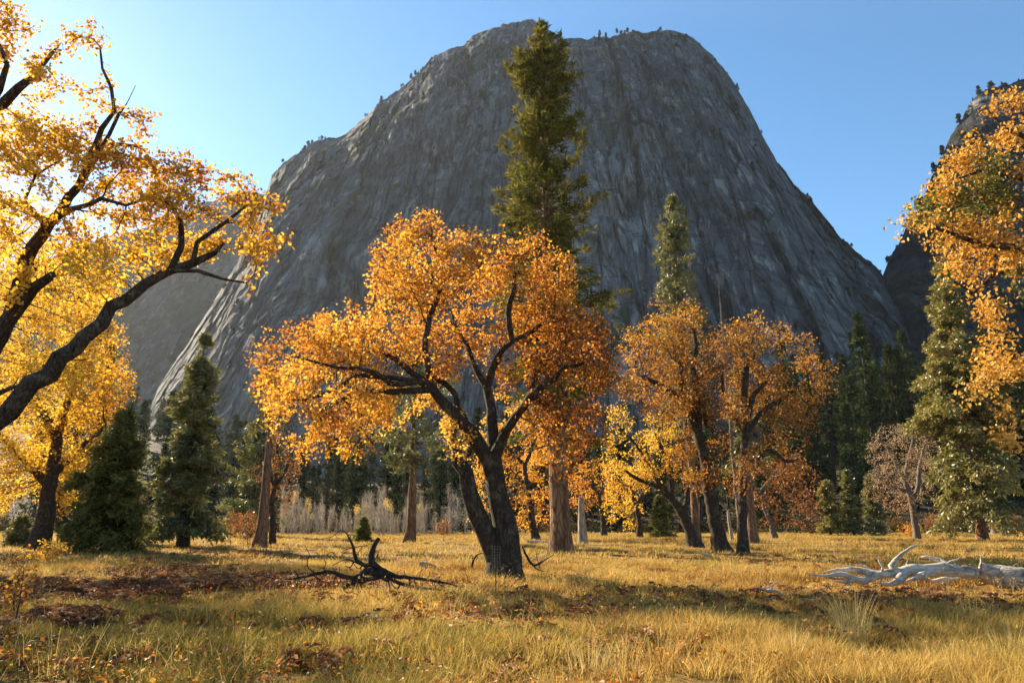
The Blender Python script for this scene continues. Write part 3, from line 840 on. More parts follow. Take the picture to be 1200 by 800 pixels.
# ------------------------------------------------------------------ the near oak that reaches in from the left
def left_oak():
    D = 12.0
    base = at(-330, D + .3); sk = Skel(); b = base.copy(); b[2] -= .2
    tr = sk.path([b] + T([(-300, 560, .2), (-262, 500, .1)], D) , [.50, .40, .36], sub=.25, wob=.02)
    # low limb
    A = sk.path(T([(-180, 520, -.2), (-80, 520, -.4), (-10, 498, -.4), (40, 450, -.4), (85, 406, -.3), (130, 365, -.1), (168, 333, .1), (200, 316, .2)], D), [.28, .24, W(21.75, D), W(20.88, D), W(18.27, D), W(15.66, D), W(13.05, D), W(10.44, D)], tr[-2], sub=.25)
    A1 = sk.path(T([(225, 309, .3), (250, 297, .5), (262, 285, .6)], D), [W(10.44, D), W(6.96, D), W(4.35, D)], A[-1])
    A2 = sk.path(T([(212, 290, .1), (212, 262, 0), (206, 245, -.2), (214, 222, -.3)], D), [W(7.83, D), W(6.96, D), W(5.22, D), W(3.48, D)], A[-1])
    sk.path(T([(232, 318, .1), (262, 326, .2), (290, 332, .3)], D), [W(5.22, D), W(3.48, D), W(2.61, D)], A[-1])
    sk.path(T([(232, 285, .2), (262, 262, .4), (290, 240, .6)], D), [W(6.09, D), W(4.35, D), W(2.61, D)], A1[1])
    # high limb
    B = sk.path(T([(-190, 480, .4), (-100, 460, .8), (-40, 440, 1.0), (0, 395, 1.0), (18, 350, 1.0), (40, 290, 1.0), (68, 248, 1.0), (92, 215, .9)], D), [.30, .28, .22, W(20.88, D), W(18.27, D), W(15.66, D), W(13.05, D), W(10.44, D)], tr[-1], sub=.25)
    B1 = sk.path(T([(106, 190, .9), (113, 172, .8), (120, 150, .7), (134, 130, .6), (130, 105, .5), (118, 80, .4), (117, 55, .3)], D), [W(10.44, D), W(8.70, D), W(6.96, D), W(5.22, D), W(4.35, D), W(3.48, D), W(2.61, D)], B[-1])
    sk.path(T([(118, 182, 1.1), (135, 168, 1.3), (160, 170, 1.5), (172, 176, 1.6)], D), [W(6.96, D), W(6.09, D), W(4.35, D), W(2.61, D)], B1[1])
    sk.path(T([(150, 120, .8), (160, 100, 1.0)], D), [W(3.48, D), W(2.61, D)], B1[-8])
    sk.path(T([(85, 243, .4), (100, 240, 0), (118, 235, -.2), (150, 240, -.2), (185, 230, 0)], D), [W(7.83, D), W(6.96, D), W(5.22, D), W(3.48, D), W(2.61, D)], B[-4])
    sk.path(T([(48, 262, 1.4), (30, 235, 1.6), (42, 205, 1.7), (70, 190, 1.8), (88, 170, 1.9)], D), [W(6.09, D), W(5.22, D), W(3.48, D), W(2.61, D), W(2.17, D)], B[-7])
    # broken stub on the high limb
    sk.path(T([(40, 340, .7), (62, 322, .4)], D), [W(15, D), W(10, D)], B[-14])
    # top limb
    Cc = sk.path(T([(-160, 330, .6), (-70, 190, .3), (0, 122, .2), (22, 103, .2), (38, 91, .2), (55, 68, .3), (72, 50, .5)], D), [.26, .2, W(14, D), W(11, D), W(9, D), W(6, D), W(4, D)], tr[-1], sub=.3)
    sk.path(T([(10, 75, 0), (0, 55, 0), (-20, 25, 0)], D), [W(6, D), W(5, D), W(3, D)], Cc[-6])
    sk.path(T([(-190, 380, -1.5), (-200, 250, -2.5), (-150, 120, -3)], D), [.2, .13, .06], tr[-1])
    clumps = [(-10, 40, 50, 40, .60), (20, 20, 34, 26, .55), (60, 40, 40, 30, .62), (105, 62, 44, 26, .60), (110, 42, 16, 22, .58), (150, 88, 30, 30, .55), (60, 95, 44, 34, .68), (20, 130, 44, 40, .72), (110, 120, 40, 30, .62), (160, 125, 26, 26, .5),
              (60, 165, 44, 34, .7), (100, 165, 40, 28, .55), (165, 150, 24, 22, .52), (150, 180, 44, 24, .45), (110, 205, 50, 28, .50), (40, 205, 36, 30, .74), (175, 210, 40, 28, .46), (205, 195, 30, 20, .45), (235, 205, 28, 24, .46),
              (200, 240, 46, 28, .52), (250, 235, 34, 28, .48), (280, 218, 26, 22, .50), (300, 235, 24, 20, .50), (150, 250, 46, 28, .56), (225, 270, 44, 26, .55), (275, 262, 40, 24, .52), (308, 262, 26, 22, .54), (262, 285, 36, 20, .52), (318, 285, 20, 22, .55), (322, 240, 16, 16, .5), (260, 318, 40, 16, .62), (245, 300, 46, 24, .56), (290, 295, 34, 24, .56), (306, 318, 24, 18, .6),
              (285, 342, 32, 14, .68), (220, 332, 30, 14, .7), (310, 345, 14, 12, .68), (180, 290, 40, 24, .6), (130, 285, 40, 28, .66), (85, 285, 40, 30, .7), (60, 330, 44, 36, .72), (115, 325, 34, 24, .7), (5, 330, 40, 50, .74), (0, 250, 40, 44, .76),
              (30, 175, 60, 44, .74, 1.6), (200, 285, 50, 26, .62, 1.2), (-80, 120, 60, 60, .6), (-80, 280, 60, 60, .6), (-170, 180, 60, 60, .6), (-140, 60, 60, 50, .6), (-220, 320, 60, 50, .6), (-280, 200, 70, 60, .6), (-180, 400, 50, 40, .6)]
    q, hue = clump_points(clumps, D, 140, .75, .02, .8)
    starts = [i for i in range(len(sk.p)) if sk.r[i] < W(20, D)]
    build_oak('oak', 'near oak reaching in from the left with thick dark limbs and backlit golden leaves', base, sk, q, hue, 'oak_gold', .10, .165, 6, .076, True,
              starts=starts, extra=2, maxr=.016, tipr=.006, spread=.07, tvar=.2)
left_oak()

# ------------------------------------------------------------------ the near oak on the right edge
def right_oak():
    D = 13.5
    base = at(1400, D); sk = Skel(); b = base.copy(); b[2] -= .2
    tr = sk.path([b] + T([(1395, 560), (1380, 470), (1365, 400)], D), [.42, .36, .32, .28], sub=.25, wob=.02)
    a = sk.path(T([(1300, 330, -.3), (1230, 300, -.5), (1190, 292, -.6), (1150, 285, -.6), (1115, 275, -.5), (1085, 262, -.4)], D), [.17, .13, W(9, D), W(7, D), W(5, D), W(3, D)], tr[-1])
    b2 = sk.path(T([(1320, 300, .2), (1260, 220, .3), (1215, 210, .3), (1185, 208, .3), (1150, 200, .2), (1120, 210, .2)], D), [.18, .12, W(8, D), W(6, D), W(4, D), W(3, D)], tr[-1])
    sk.path(T([(1210, 165, .5), (1180, 150, .6), (1160, 130, .6)], D), [W(7, D), W(5, D), W(3, D)], b2[-12])
    c = sk.path(T([(1300, 380, .3), (1240, 320, .5), (1200, 318, .5), (1165, 320, .4), (1140, 345, .4), (1120, 330, .4)], D), [.15, .10, W(8, D), W(6, D), W(4, D), W(3, D)], tr[-2])
    d = sk.path(T([(1310, 430, 0), (1250, 400, .1), (1210, 420, .2), (1180, 440, .2), (1155, 455, .2)], D), [.14, .09, W(6, D), W(4, D), W(3, D)], tr[-3])
    sk.path(T([(1215, 470, .3), (1190, 500, .3)], D), [W(5, D), W(3, D)], d[-6])
    sk.path(T([(1400, 300, 1), (1420, 200, 1.5), (1400, 100, 1)], D), [.18, .1, .05], tr[-1])
    clumps = [(1172, 122, 22, 18, .62), (1200, 118, 24, 18, .66), (1150, 128, 12, 16, .62), (1150, 175, 34, 26, .66), (1185, 170, 34, 28, .68), (1160, 200, 30, 22, .06), (1125, 205, 28, 22, .62), (1100, 225, 26, 20, .66), (1122, 240, 40, 22, .14),
              (1085, 240, 20, 16, .06), (1075, 258, 20, 12, .75), (1060, 262, 10, 6, .85), (1105, 262, 30, 20, .7), (1150, 240, 36, 26, .06), (1185, 235, 30, 28, .66), (1140, 270, 36, 20, .58), (1110, 285, 24, 16, .06), (1095, 280, 16, 12, .7), (1175, 280, 34, 24, .62),
              (1145, 305, 34, 16, .68), (1180, 315, 30, 22, .6), (1120, 345, 20, 22, .74), (1128, 322, 24, 14, .7), (1155, 340, 20, 16, .08), (1185, 350, 18, 20, .1), (1135, 150, 14, 12, .08), (1180, 240, 20, 16, .08), (1195, 385, 22, 20, .66), (1172, 390, 16, 12, .72),
              (1195, 425, 30, 24, .7), (1165, 432, 22, 14, .72), (1150, 450, 22, 12, .74), (1185, 460, 24, 20, .68), (1172, 362, 30, 20, .66), (1150, 385, 24, 18, .7), (1188, 410, 26, 22, .68), (1142, 418, 16, 14, .7), (1190, 300, 24, 24, .6), (1140, 460, 16, 10, .74), (1192, 500, 16, 28, .76), (1200, 530, 10, 16, .76),
              (1260, 180, 60, 60, .6), (1280, 300, 60, 60, .6), (1270, 420, 60, 50, .65), (1360, 150, 60, 60, .5), (1400, 280, 60, 60, .6), (1290, 500, 40, 40, .65)]
    q, hue = clump_points(clumps, D, 100, .8, -.03, .8)
    starts = [i for i in range(len(sk.p)) if sk.r[i] < .1]
    build_oak('oak', 'oak overhanging from the right edge with golden leaves and olive green patches', base, sk, q, hue, 'oak_mixed', .115, .18, 9, .082, True,
              starts=starts, extra=2, maxr=.016, tipr=.0045, spread=.10, tvar=.13)
right_oak()

# ------------------------------------------------------------------ oaks of the middle distance, from traced stems and crown clumps
def mid_oak(label, base_px, stems, clumps, mat, dens=26, step=.26, kill=.46, per=10, size=.155, extra=1, dsd=1.8, name='oak', bark='bark_oak', lobed=False, tipr=.011, maxr=.028, hole=-.05, spread=.17, tvar=.17, zmin=.6):
    base = G(*base_px); D = base[1]; sk = Skel(); first = None; ends = []
    for st in stems:
        pts, wid, at_ = st
        if at_ is None:
            b = base.copy(); b[2] -= .15
            idx = sk.path([b] + T(pts, D), [W(x, D) for x in wid], sub=.3, wob=.03)
            first = idx
        else:
            si, frac = at_
            src = ends[si]; idx = sk.path(T(pts, D), [W(x, D) for x in wid], src[int(frac * (len(src) - 1))], sub=.3, wob=.03)
        ends.append(idx)
    q, hue = clump_points(clumps, D, dens, dsd, hole, 1.3)
    big = max(sk.r) * .62
    starts = [i for i in range(len(sk.p)) if sk.r[i] < big]
    return build_oak(name, label, base, sk, q, hue, mat, step, kill, per, size, lobed, bark, tipr, maxr, extra, starts=starts, spread=spread, tvar=tvar, zmin=zmin)

# pair of tall oaks right of the centre and the short leaning one beside them
mid_oak('tall bronze oak with trunk leaning left, middle of the three right of the big pine', (846, 647),
        [([(838, 610), (831, 575), (826, 545), (820, 515), (812, 490)], [19, 15, 14, 12, 11, 10], None),
         ([(795, 468), (775, 452), (760, 444)], [9, 7, 4], (0, 1.0)),
         ([(802, 470), (798, 440), (796, 425)], [8, 6, 4], (0, 1.0)),
         ([(812, 470), (818, 445), (835, 432), (850, 428)], [9, 8, 6, 4], (0, 1.0)),
         ([(812, 430), (816, 405), (812, 385)], [7, 5, 3], (3, .4)),
         ([(818, 480), (822, 462), (828, 500)], [7, 6, 5], (0, .8))],
        [(800, 375, 36, 24, .52), (775, 385, 34, 26, .58), (750, 400, 28, 24, .62), (735, 415, 20, 24, .64), (775, 420, 42, 30, .5), (815, 405, 40, 32, .36), (845, 400, 30, 30, .38), (840, 430, 34, 24, .4), (800, 450, 44, 24, .38), (755, 450, 40, 26, .52), (730, 450, 20, 24, .56),
         (768, 352, 8, 14, .55), (780, 480, 40, 20, .44), (840, 470, 34, 26, .36), (820, 510, 30, 22, .34), (850, 520, 22, 24, .3), (800, 530, 26, 20, .34), (840, 555, 26, 16, .3), (815, 565, 22, 14, .36), (770, 440, 40, 24, .5)], 'oak_bronze', dens=46, dsd=1.6, per=11)
mid_oak('bronze oak with straight upright trunk, rightmost of the three right of the big pine', (871, 649),
        [([(870, 610), (870, 570), (872, 530), (874, 505)], [13, 11, 10, 9, 8], None),
         ([(878, 480), (884, 462), (896, 450)], [7, 6, 4], (0, 1.0)),
         ([(872, 480), (874, 440), (878, 410), (886, 385)], [8, 7, 5, 3], (0, 1.0)),
         ([(890, 485), (915, 468), (935, 455)], [6, 5, 3], (0, .95)),
         ([(885, 540), (905, 528), (920, 540), (935, 538)], [6, 5, 4, 3], (0, .75)),
         ([(858, 485), (848, 462), (846, 440)], [6, 5, 3], (0, 1.0))],
        [(880, 380, 24, 16, .62), (905, 385, 24, 20, .6), (880, 405, 40, 24, .56), (925, 410, 28, 24, .52), (945, 400, 14, 16, .62), (950, 430, 24, 22, .5), (968, 440, 16, 14, .62), (910, 440, 40, 26, .42), (870, 440, 34, 26, .44), (945, 460, 32, 18, .46), (900, 475, 40, 22, .36), (860, 480, 26, 26, .36),
         (940, 490, 26, 18, .36), (900, 510, 34, 20, .32), (930, 525, 28, 20, .38), (880, 545, 28, 20, .3), (920, 555, 24, 16, .32), (862, 390, 18, 14, .56), (895, 450, 34, 24, .42), (860, 570, 20, 12, .3), (945, 555, 20, 12, .36), (925, 480, 34, 22, .4)], 'oak_bronze', dens=44, dsd=1.6, per=10)
mid_oak('shorter yellow oak leaning far left, leftmost of the three right of the big pine', (815, 641),
        [([(808, 620), (800, 600), (790, 588), (776, 572)], [15, 12, 11, 9, 7], None),
         ([(760, 566), (745, 560), (735, 552)], [5, 4, 3], (0, 1.0)), ([(785, 550), (775, 525), (768, 505)], [6, 5, 3], (0, .8)), ([(760, 545), (748, 525), (735, 510)], [4, 3, 2], (0, .95)), ([(806, 570), (800, 545)], [6, 4], (0, .5))],
        [(745, 500, 34, 26, .74), (770, 515, 34, 26, .66), (725, 520, 22, 26, .7), (740, 545, 30, 20, .66), (775, 545, 30, 18, .5), (800, 535, 20, 20, .5), (712, 545, 14, 16, .66), (790, 500, 20, 18, .5), (725, 490, 20, 20, .66), (800, 560, 14, 12, .5)], 'oak_gold', dens=30, dsd=1.8, per=9)
# golden oaks behind the left limbs
mid_oak('dark trunked yellow oak showing below the near oak limbs', (44, 643),
        [([(52, 610), (56, 580), (62, 550), (66, 515)], [22, 19, 16, 14, 11], None), ([(50, 480), (34, 450), (25, 420)], [8, 6, 4], (0, 1.0)), ([(76, 480), (88, 440), (95, 400), (92, 350)], [8, 7, 5, 3], (0, 1.0)), ([(30, 540), (5, 515), (-15, 500)], [7, 6, 4], (0, .6)), ([(90, 530), (110, 510), (125, 505)], [6, 5, 3], (0, .7))],
        [(20, 300, 44, 40, .7), (70, 310, 40, 40, .66), (110, 340, 30, 36, .6), (15, 360, 50, 40, .74), (70, 370, 46, 40, .7), (115, 395, 30, 34, .58), (-30, 400, 44, 40, .7), (20, 425, 50, 36, .74), (75, 430, 44, 34, .72), (110, 450, 34, 34, .55), (135, 455, 22, 30, .5), (-20, 470, 44, 36, .72), (30, 485, 44, 34, .74), (80, 490, 40, 30, .68), (120, 490, 26, 26, .5),
         (10, 535, 44, 30, .74), (60, 545, 40, 30, .74), (95, 535, 26, 26, .62), (-20, 580, 34, 30, .74), (30, 585, 36, 24, .78), (70, 585, 26, 22, .74), (85, 560, 16, 20, .66)], 'oak_gold', dens=34, dsd=2.2, per=10, size=.20)
mid_oak('golden oak whose forked dark trunk stands just behind the round conifer, left side', (78, 639),
        [([(72, 610), (66, 580), (58, 550)], [14, 12, 10, 8], None), ([(80, 560), (88, 530), (90, 500)], [8, 6, 4], (0, .7)), ([(50, 520), (46, 490)], [6, 4], (0, 1.0))],
        [(60, 470, 34, 30, .6), (100, 480, 34, 30, .56), (40, 510, 30, 26, .66), (85, 520, 30, 24, .6), (105, 430, 24, 30, .54), (130, 430, 20, 20, .5)], 'oak_gold', dens=22, per=8)
# orange oaks behind the centre
mid_oak('orange oak half hidden behind the split trunk of the big oak', (628, 632),
        [([(622, 600), (618, 570), (615, 545)], [9, 8, 6, 5], None), ([(600, 530), (585, 510)], [4, 2], (0, 1.0)), ([(625, 520), (632, 490)], [4, 2], (0, 1.0))],
        [(600, 480, 34, 24, .70), (575, 510, 26, 24, .76), (625, 505, 34, 26, .55), (590, 540, 30, 24, .66), (630, 545, 28, 26, .5), (560, 560, 18, 26, .7), (600, 580, 30, 24, .6), (635, 585, 20, 22, .5), (560, 600, 14, 20, .66), (620, 608, 26, 14, .6)], 'oak_orange', dens=15, step=.4, kill=.75, per=10, size=.27, dsd=2.5, spread=.25)
mid_oak('small orange oak behind the pale snag beside the big pine', (708, 628),
        [([(706, 605), (702, 580)], [7, 6, 4], None), ([(690, 565), (680, 555)], [3, 2], (0, 1.0)), ([(715, 560)], [3], (0, 1.0))],
        [(690, 560, 24, 20, .5), (712, 575, 22, 20, .5), (675, 570, 16, 18, .4), (680, 590, 18, 14, .42), (700, 545, 18, 14, .56), (718, 555, 12, 20, .5)], 'oak_orange', dens=14, step=.4, kill=.75, per=9, size=.26, dsd=2, spread=.25)
mid_oak('small golden oak with crooked dark trunk at the far meadow edge beside the leaning oak', (750, 631),
        [([(749, 610), (745, 590), (740, 575)], [8, 6, 5, 4], None), ([(728, 565), (715, 560)], [3, 2], (0, 1.0)), ([(755, 575), (765, 565)], [3, 2], (0, .7))],
        [(735, 565, 22, 16, .6), (722, 585, 18, 18, .66), (730, 608, 18, 16, .72), (750, 555, 20, 14, .6), (765, 575, 14, 16, .56), (745, 590, 16, 12, .66), (715, 605, 10, 12, .7)], 'oak_gold', dens=14, step=.36, kill=.7, per=10, size=.25, dsd=1.6, spread=.22, zmin=.3)
mid_oak('rust orange oak with pale leaning trunk behind the three bronze oaks', (908, 631),
        [([(903, 612), (896, 595), (892, 575)], [7, 6, 5, 4], None), ([(905, 560), (918, 550)], [3, 2], (0, 1.0)), ([(882, 565), (875, 550)], [3, 2], (0, .9))],
        [(890, 555, 28, 20, .46), (920, 565, 26, 20, .5), (940, 585, 22, 18, .42), (900, 585, 26, 16, .46), (930, 545, 20, 16, .4), (870, 580, 18, 18, .4), (955, 605, 16, 14, .36), (905, 608, 20, 10, .4), (935, 612, 16, 10, .4)], 'oak_rust', dens=14, step=.38, kill=.72, per=10, size=.26, dsd=2.2, bark='bark_grey', spread=.22, zmin=.3)
# nearly bare pale oak and the rusty one by the far left pine
mid_oak('nearly bare pale oak with thin tan leaves in front of the dark ravine', (1075, 631),
        [([(1071, 605), (1066, 580), (1060, 562)], [8, 7, 6, 5], None), ([(1050, 545), (1040, 525), (1030, 515)], [4, 3, 2], (0, 1.0)), ([(1064, 540), (1070, 515), (1066, 500)], [4, 3, 2], (0, 1.0)), ([(1076, 570), (1078, 545), (1084, 520)], [5, 4, 2], (0, .6)), ([(1045, 570), (1030, 560)], [3, 2], (0, .8))],
        [(1045, 510, 24, 16, .5), (1070, 508, 22, 16, .45), (1030, 530, 18, 20, .5), (1060, 535, 28, 20, .5), (1085, 530, 16, 24, .5), (1040, 560, 24, 18, .55), (1070, 565, 20, 18, .5), (1030, 575, 18, 12, .85), (1055, 590, 22, 12, .9), (1085, 570, 12, 22, .5)], 'oak_pale', dens=30, step=.28, kill=.46, per=7, size=.14, dsd=1.6, bark='bark_grey', maxr=.02, tipr=.010)
mid_oak('rusty brown oak with slim dark trunk beside the tall bare pine on the left', (319, 638),
        [([(320, 615), (318, 590), (322, 570)], [8, 7, 6, 5], None), ([(335, 550), (340, 530)], [4, 2], (0, 1.0)), ([(312, 550), (308, 525)], [3, 2], (0, 1.0)), ([(324, 540), (326, 515)], [4, 2], (0, 1.0))],
        [(325, 530, 20, 20, .5), (340, 550, 16, 22, .6), (312, 550, 14, 24, .4), (330, 575, 22, 18, .5), (345, 585, 10, 14, .6), (310, 590, 12, 16, .4), (325, 505, 12, 14, .6), (328, 600, 18, 8, .5)], 'oak_rust', dens=18, step=.32, kill=.55, per=7, size=.2, dsd=1.4, spread=.2)
mid_oak('tall yellow oak at the far left edge behind the near oak limbs', (-75, 668),
        [([(-72, 600), (-66, 540), (-58, 490)], [30, 26, 22, 18], None), ([(-30, 430), (10, 380), (40, 330)], [13, 9, 5], (0, 1.0)), ([(-75, 430), (-85, 350), (-75, 270)], [14, 10, 6], (0, 1.0)), ([(-120, 450), (-170, 400)], [11, 7], (0, .9)), ([(0, 460), (30, 450)], [6, 3], (0, 1.0))],
        [(45, 300, 40, 34, .7), (10, 350, 46, 36, .72), (80, 340, 34, 26, .66), (55, 385, 40, 26, .7), (-20, 290, 50, 40, .7), (-60, 240, 60, 44, .66), (20, 250, 40, 30, .7), (-110, 300, 60, 50, .66), (-170, 350, 60, 50, .6), (-40, 370, 60, 40, .72), (-110, 400, 60, 44, .66), (0, 420, 44, 30, .74), (-60, 450, 50, 36, .7), (-160, 450, 50, 40, .64), (-120, 500, 40, 30, .66), (20, 470, 26, 18, .74), (110, 370, 36, 30, .62), (95, 420, 36, 28, .66), (120, 325, 26, 22, .6), (130, 415, 22, 24, .5), (60, 340, 40, 30, .7, 1.0), (60, 440, 36, 24, .72)],
        'oak_gold', dens=64, dsd=2.4, per=12, size=.125, step=.22, kill=.36)
#@@PART4
# ------------------------------------------------------------------ conifers standing one by one
def top_h(base, py):
    """height of a tree standing at base whose tip is seen at row py"""
    k = float(ratios(600, py)[1]); return CAMH + k * base[1] - base[2]

b = G(657, 648); H = top_h(b, 40)
place('pine', 'very tall pine with broad tan trunk towering over the big orange oak',
      conifer(H, 3.7, .17, 440, .42, .40, .045, 13, 'pine', .42, trunk_r=.62, lean=(-.012, 0), gap=.38, seed=7, bark='bark_pine', leafm='pine', thin=.30), b, 0.6)
b = at(817, 62); H = top_h(b, 236)
place('pine', 'narrow green pine whose tip rises behind the three bronze oaks',
      conifer(H, 2.3, .28, 230, .45, .42, .055, 11, 'pine', .32, gap=.5, seed=9, trunk_r=.34, bark='bark_pine', leafm='olive', thin=.28), b, 1.6)
b = G(480, 636); H = top_h(b, 405)
place('pine', 'slender pine with bare straight tan trunk in front of the pale sapling thicket',
      conifer(H, 3.4, .36, 120, .5, .5, .07, 10, 'pine', .35, trunk_r=.42, gap=.8, seed=14, bark='bark_pine', leafm='olive', thin=.5), b, 2.0)
b = G(305, 641); H = top_h(b, 440)
place('pine', 'bare reddish pine trunk with sparse top at the left behind the orange crown',
      conifer(H, 1.6, .66, 26, .5, .45, .06, 10, 'pine', .35, trunk_r=.40, gap=.8, seed=15, bark='bark_red', leafm='olive', thin=.4), b, 2.0)
b = G(214, 641); H = top_h(b, 396)
place('fir', 'tall pointed olive fir with dark bare trunk left of the thicket',
      conifer(H, 2.8, .09, 230, .28, .36, .06, 6, 'fir', .34, trunk_r=.36, lean=(-.012, 0), gap=.35, seed=21, leafm='olive', bark='bark_fir', thin=.26), b, .3)
b = G(123, 646); H = top_h(b, 484)
place('fir', 'bushy round topped young conifer with silvery green needles on the left',
      conifer(H, 2.7, .05, 210, .28, .32, .05, 7, 'cedar', .16, trunk_r=.24, gap=.3, seed=24, leafm='silver', bark='bark_fir', thin=.12), b, .9)
b = at(93, 66); H = top_h(b, 405)
place('fir', 'pale green fir standing behind the bushy round topped conifer',
      conifer(H, 3.2, .10, 110, .42, .42, .08, 6, 'fir', .3, gap=.4, seed=26, leafm='olive', thin=.2), b, .9)
b = at(292, 84); H = top_h(b, 498)
place('fir', 'pale olive fir just left of the bare reddish pine trunk',
      conifer(H, 4.2, .05, 130, .45, .45, .085, 6, 'fir', .3, gap=.3, seed=28, leafm='olive', thin=.15, pw=.6), b, .2)
b = G(1152, 634); H = top_h(b, 300)
place('cedar', 'tall olive cedar with leaning brown trunk at the right edge of the meadow',
      conifer(H, 4.4, .10, 300, .36, .46, .07, 8, 'cedar', .40, trunk_r=.42, lean=(.012, .0), gap=.6, seed=31, leafm='cedar', bark='bark_red', thin=.28), b, .7)
b = G(1168, 626); H = top_h(b, 400)
place('cedar', 'second cedar with pale leaning trunk close behind the tall olive cedar',
      conifer(H, 4.5, .20, 120, .5, .5, .09, 7, 'cedar', .36, trunk_r=.5, lean=(-.05, .0), gap=.5, seed=33, leafm='cedar', bark='bark_grey', thin=.3), b, .7)
b = G(882, 636); H = top_h(b, 430)
place('cedar', 'reddish brown cedar trunk just right of the upright bronze oak',
      conifer(H, 2.2, .45, 60, .5, .45, .08, 6, 'cedar', .34, trunk_r=.45, gap=.5, seed=34, leafm='olive', bark='bark_red', thin=.3), b, .7)
b = G(1012, 628)
for px, py, tp, r, sd, lab in ((974, 627, 566, 1.7, 41, 'small olive conifer mixed with rust leaves, leftmost of the sunlit row before the ravine'), (1001, 627, 552, 1.5, 42, 'small dense green conifer, middle of the sunlit row before the ravine'),
                               (1027, 627, 558, 1.5, 43, 'small green conifer touching the nearly bare pale oak')):
    b = G(px, py); H = top_h(b, tp)
    place('fir', lab, conifer(H, r, .04, 90, .35, .36, .08, 7, 'fir', .2, gap=.2, seed=sd, leafm='cedar' if sd == 41 else 'olive', pw=.7), b, sd)
b = G(425, 636); 
place('fir', 'tiny dark round conifer at the foot of the pale thicket', conifer(2.0, .75, .02, 50, .2, .26, .07, 6, 'cedar', .05, seed=46, leafm='silver', pw=.6), b, .2, cat='shrub')
b = G(775, 629)
place('fir', 'dark young conifer between the small golden oak and the leaning oak', conifer(4.6, 1.6, .03, 70, .35, .34, .07, 6, 'fir', .2, seed=47, leafm='silver', pw=.7), b, .2)
b = G(20, 640)
place('fir', 'low green young conifer left of the yellow oak trunk', conifer(2.0, .9, .02, 60, .2, .24, .05, 7, 'fir', .2, seed=48, leafm='olive', pw=.6), b, .2, cat='shrub')

# dead standing trunks
def snag(label, px, py, tip, w0, w1, lean, mat, group=None):
    b = G(px, py); H = top_h(b, tip); D = b[1]; sk = Skel()
    sk.path([b - np.array([0, 0, .1]), b + np.array([lean * .5 * H, 0, H * .5]), b + np.array([lean * H, 0, H])], [W(w0, D), W((w0 + w1) / 2, D), W(w1, D)], sub=.4, wob=.02)
    ch = [[i + 1] for i in range(len(sk.p) - 1)] + [[]]
    mb = MB(); tubes(sk, np.array(sk.r), ch, mb, 0, .3, .12)
    # splintered top
    t = sk.p[-1]; r = sk.r[-1]
    for a in range(5):
        an = a * 1.256 + .4; s2 = Skel(); q0 = t + np.array([math.cos(an), math.sin(an), 0]) * r * .6 - np.array([0, 0, .15])
        s2.path([q0, q0 + np.array([0, 0, .15 + r * rng.uniform(.8, 2.6)])], [r * .42, r * .06], sub=.1, wob=0)
        tubes(s2, np.array(s2.r), [[i + 1] for i in range(len(s2.p) - 1)] + [[]], mb)
    o = link('snag', mb.mesh('snag', M[mat], True, b), None, b)
    return tag(o, label, 'dead trunk', group)
snag('pale bleached broken snag standing just right of the big pine trunk', 683, 638, 586, 11, 7, -.02, 'snag')
snag('grey dead stick of a trunk showing between the bronze oaks', 858, 634, 600, 4, 3, -.06, 'snag')
# thin dead top above the bronze oaks
def dead_top():
    b = at(869, 56); H = top_h(b, 330); sk = Skel()
    ii = sk.path([b, b + np.array([-.15, 0, H * .5]), b + np.array([-.1, 0, H])], [.17, .12, .02], sub=.5, wob=.05)
    for i in range(int(len(ii) * .5), len(ii) - 1):
        for s in range(2):
            d = rand_dir(1)[0]; d[2] *= .3
            l = rng.uniform(.3, .9)
            sk.path([sk.p[ii[i]] + d * l * .5, sk.p[ii[i]] + d * l + np.array([0, 0, .12])], [.015, .006], ii[i], sub=.3, wob=.02)
    rr, ch = finish_radii(sk); mb = MB(); tubes(sk, rr, ch, mb, 0, .2)
    tag(link('dead_tree', mb.mesh('dead_tree', M['bark_grey'], True, b), None, b), 'thin dead spire with short twigs sticking up behind the bronze oaks', 'dead tree')
dead_top()

# ------------------------------------------------------------------ the wooded foot of the cliff: forest conifers, each its own tree
protos = []
for i, (h, r, cb, nb, th, kd) in enumerate([(22, 3.2, .05, 95, .15, 'fir'), (26, 3.0, .10, 105, .2, 'fir'), (18, 3.2, .03, 85, .1, 'fir'), (28, 2.9, .22, 95, .3, 'cedar'), (24, 3.8, .12, 95, .25, 'cedar')]):
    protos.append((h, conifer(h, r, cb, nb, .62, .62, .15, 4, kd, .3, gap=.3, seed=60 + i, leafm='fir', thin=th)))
EDGE = 'conifers along the far edge of the meadow'
RAV = 'dark conifers climbing the ravine'
LFT = 'shaded conifers on the left slope'
n_for = 0
def forest(px, D, i, group, label, s=None, name='fir'):
    h, me = protos[i]
    rx = float(ratios(px, 600)[0]); p = np.array([rx * D, D, 0]); p[2] = float(gz(p[0], p[1])) - .2
    return place(name, label, me, p, random.uniform(0, 6.28), s or random.uniform(.75, 1.15), group, sz=random.uniform(.9, 1.12))
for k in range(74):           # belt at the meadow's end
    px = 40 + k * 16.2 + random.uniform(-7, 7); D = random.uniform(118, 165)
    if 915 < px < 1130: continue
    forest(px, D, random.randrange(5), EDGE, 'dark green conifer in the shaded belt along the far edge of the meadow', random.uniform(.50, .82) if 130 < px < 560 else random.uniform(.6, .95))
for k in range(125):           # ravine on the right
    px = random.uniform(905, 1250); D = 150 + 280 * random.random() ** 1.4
    forest(px, D, random.choice([0, 1, 3, 0, 1]), RAV, 'nearly black conifer on the steep ravine slope under the right cliff', random.uniform(.9, 1.5))
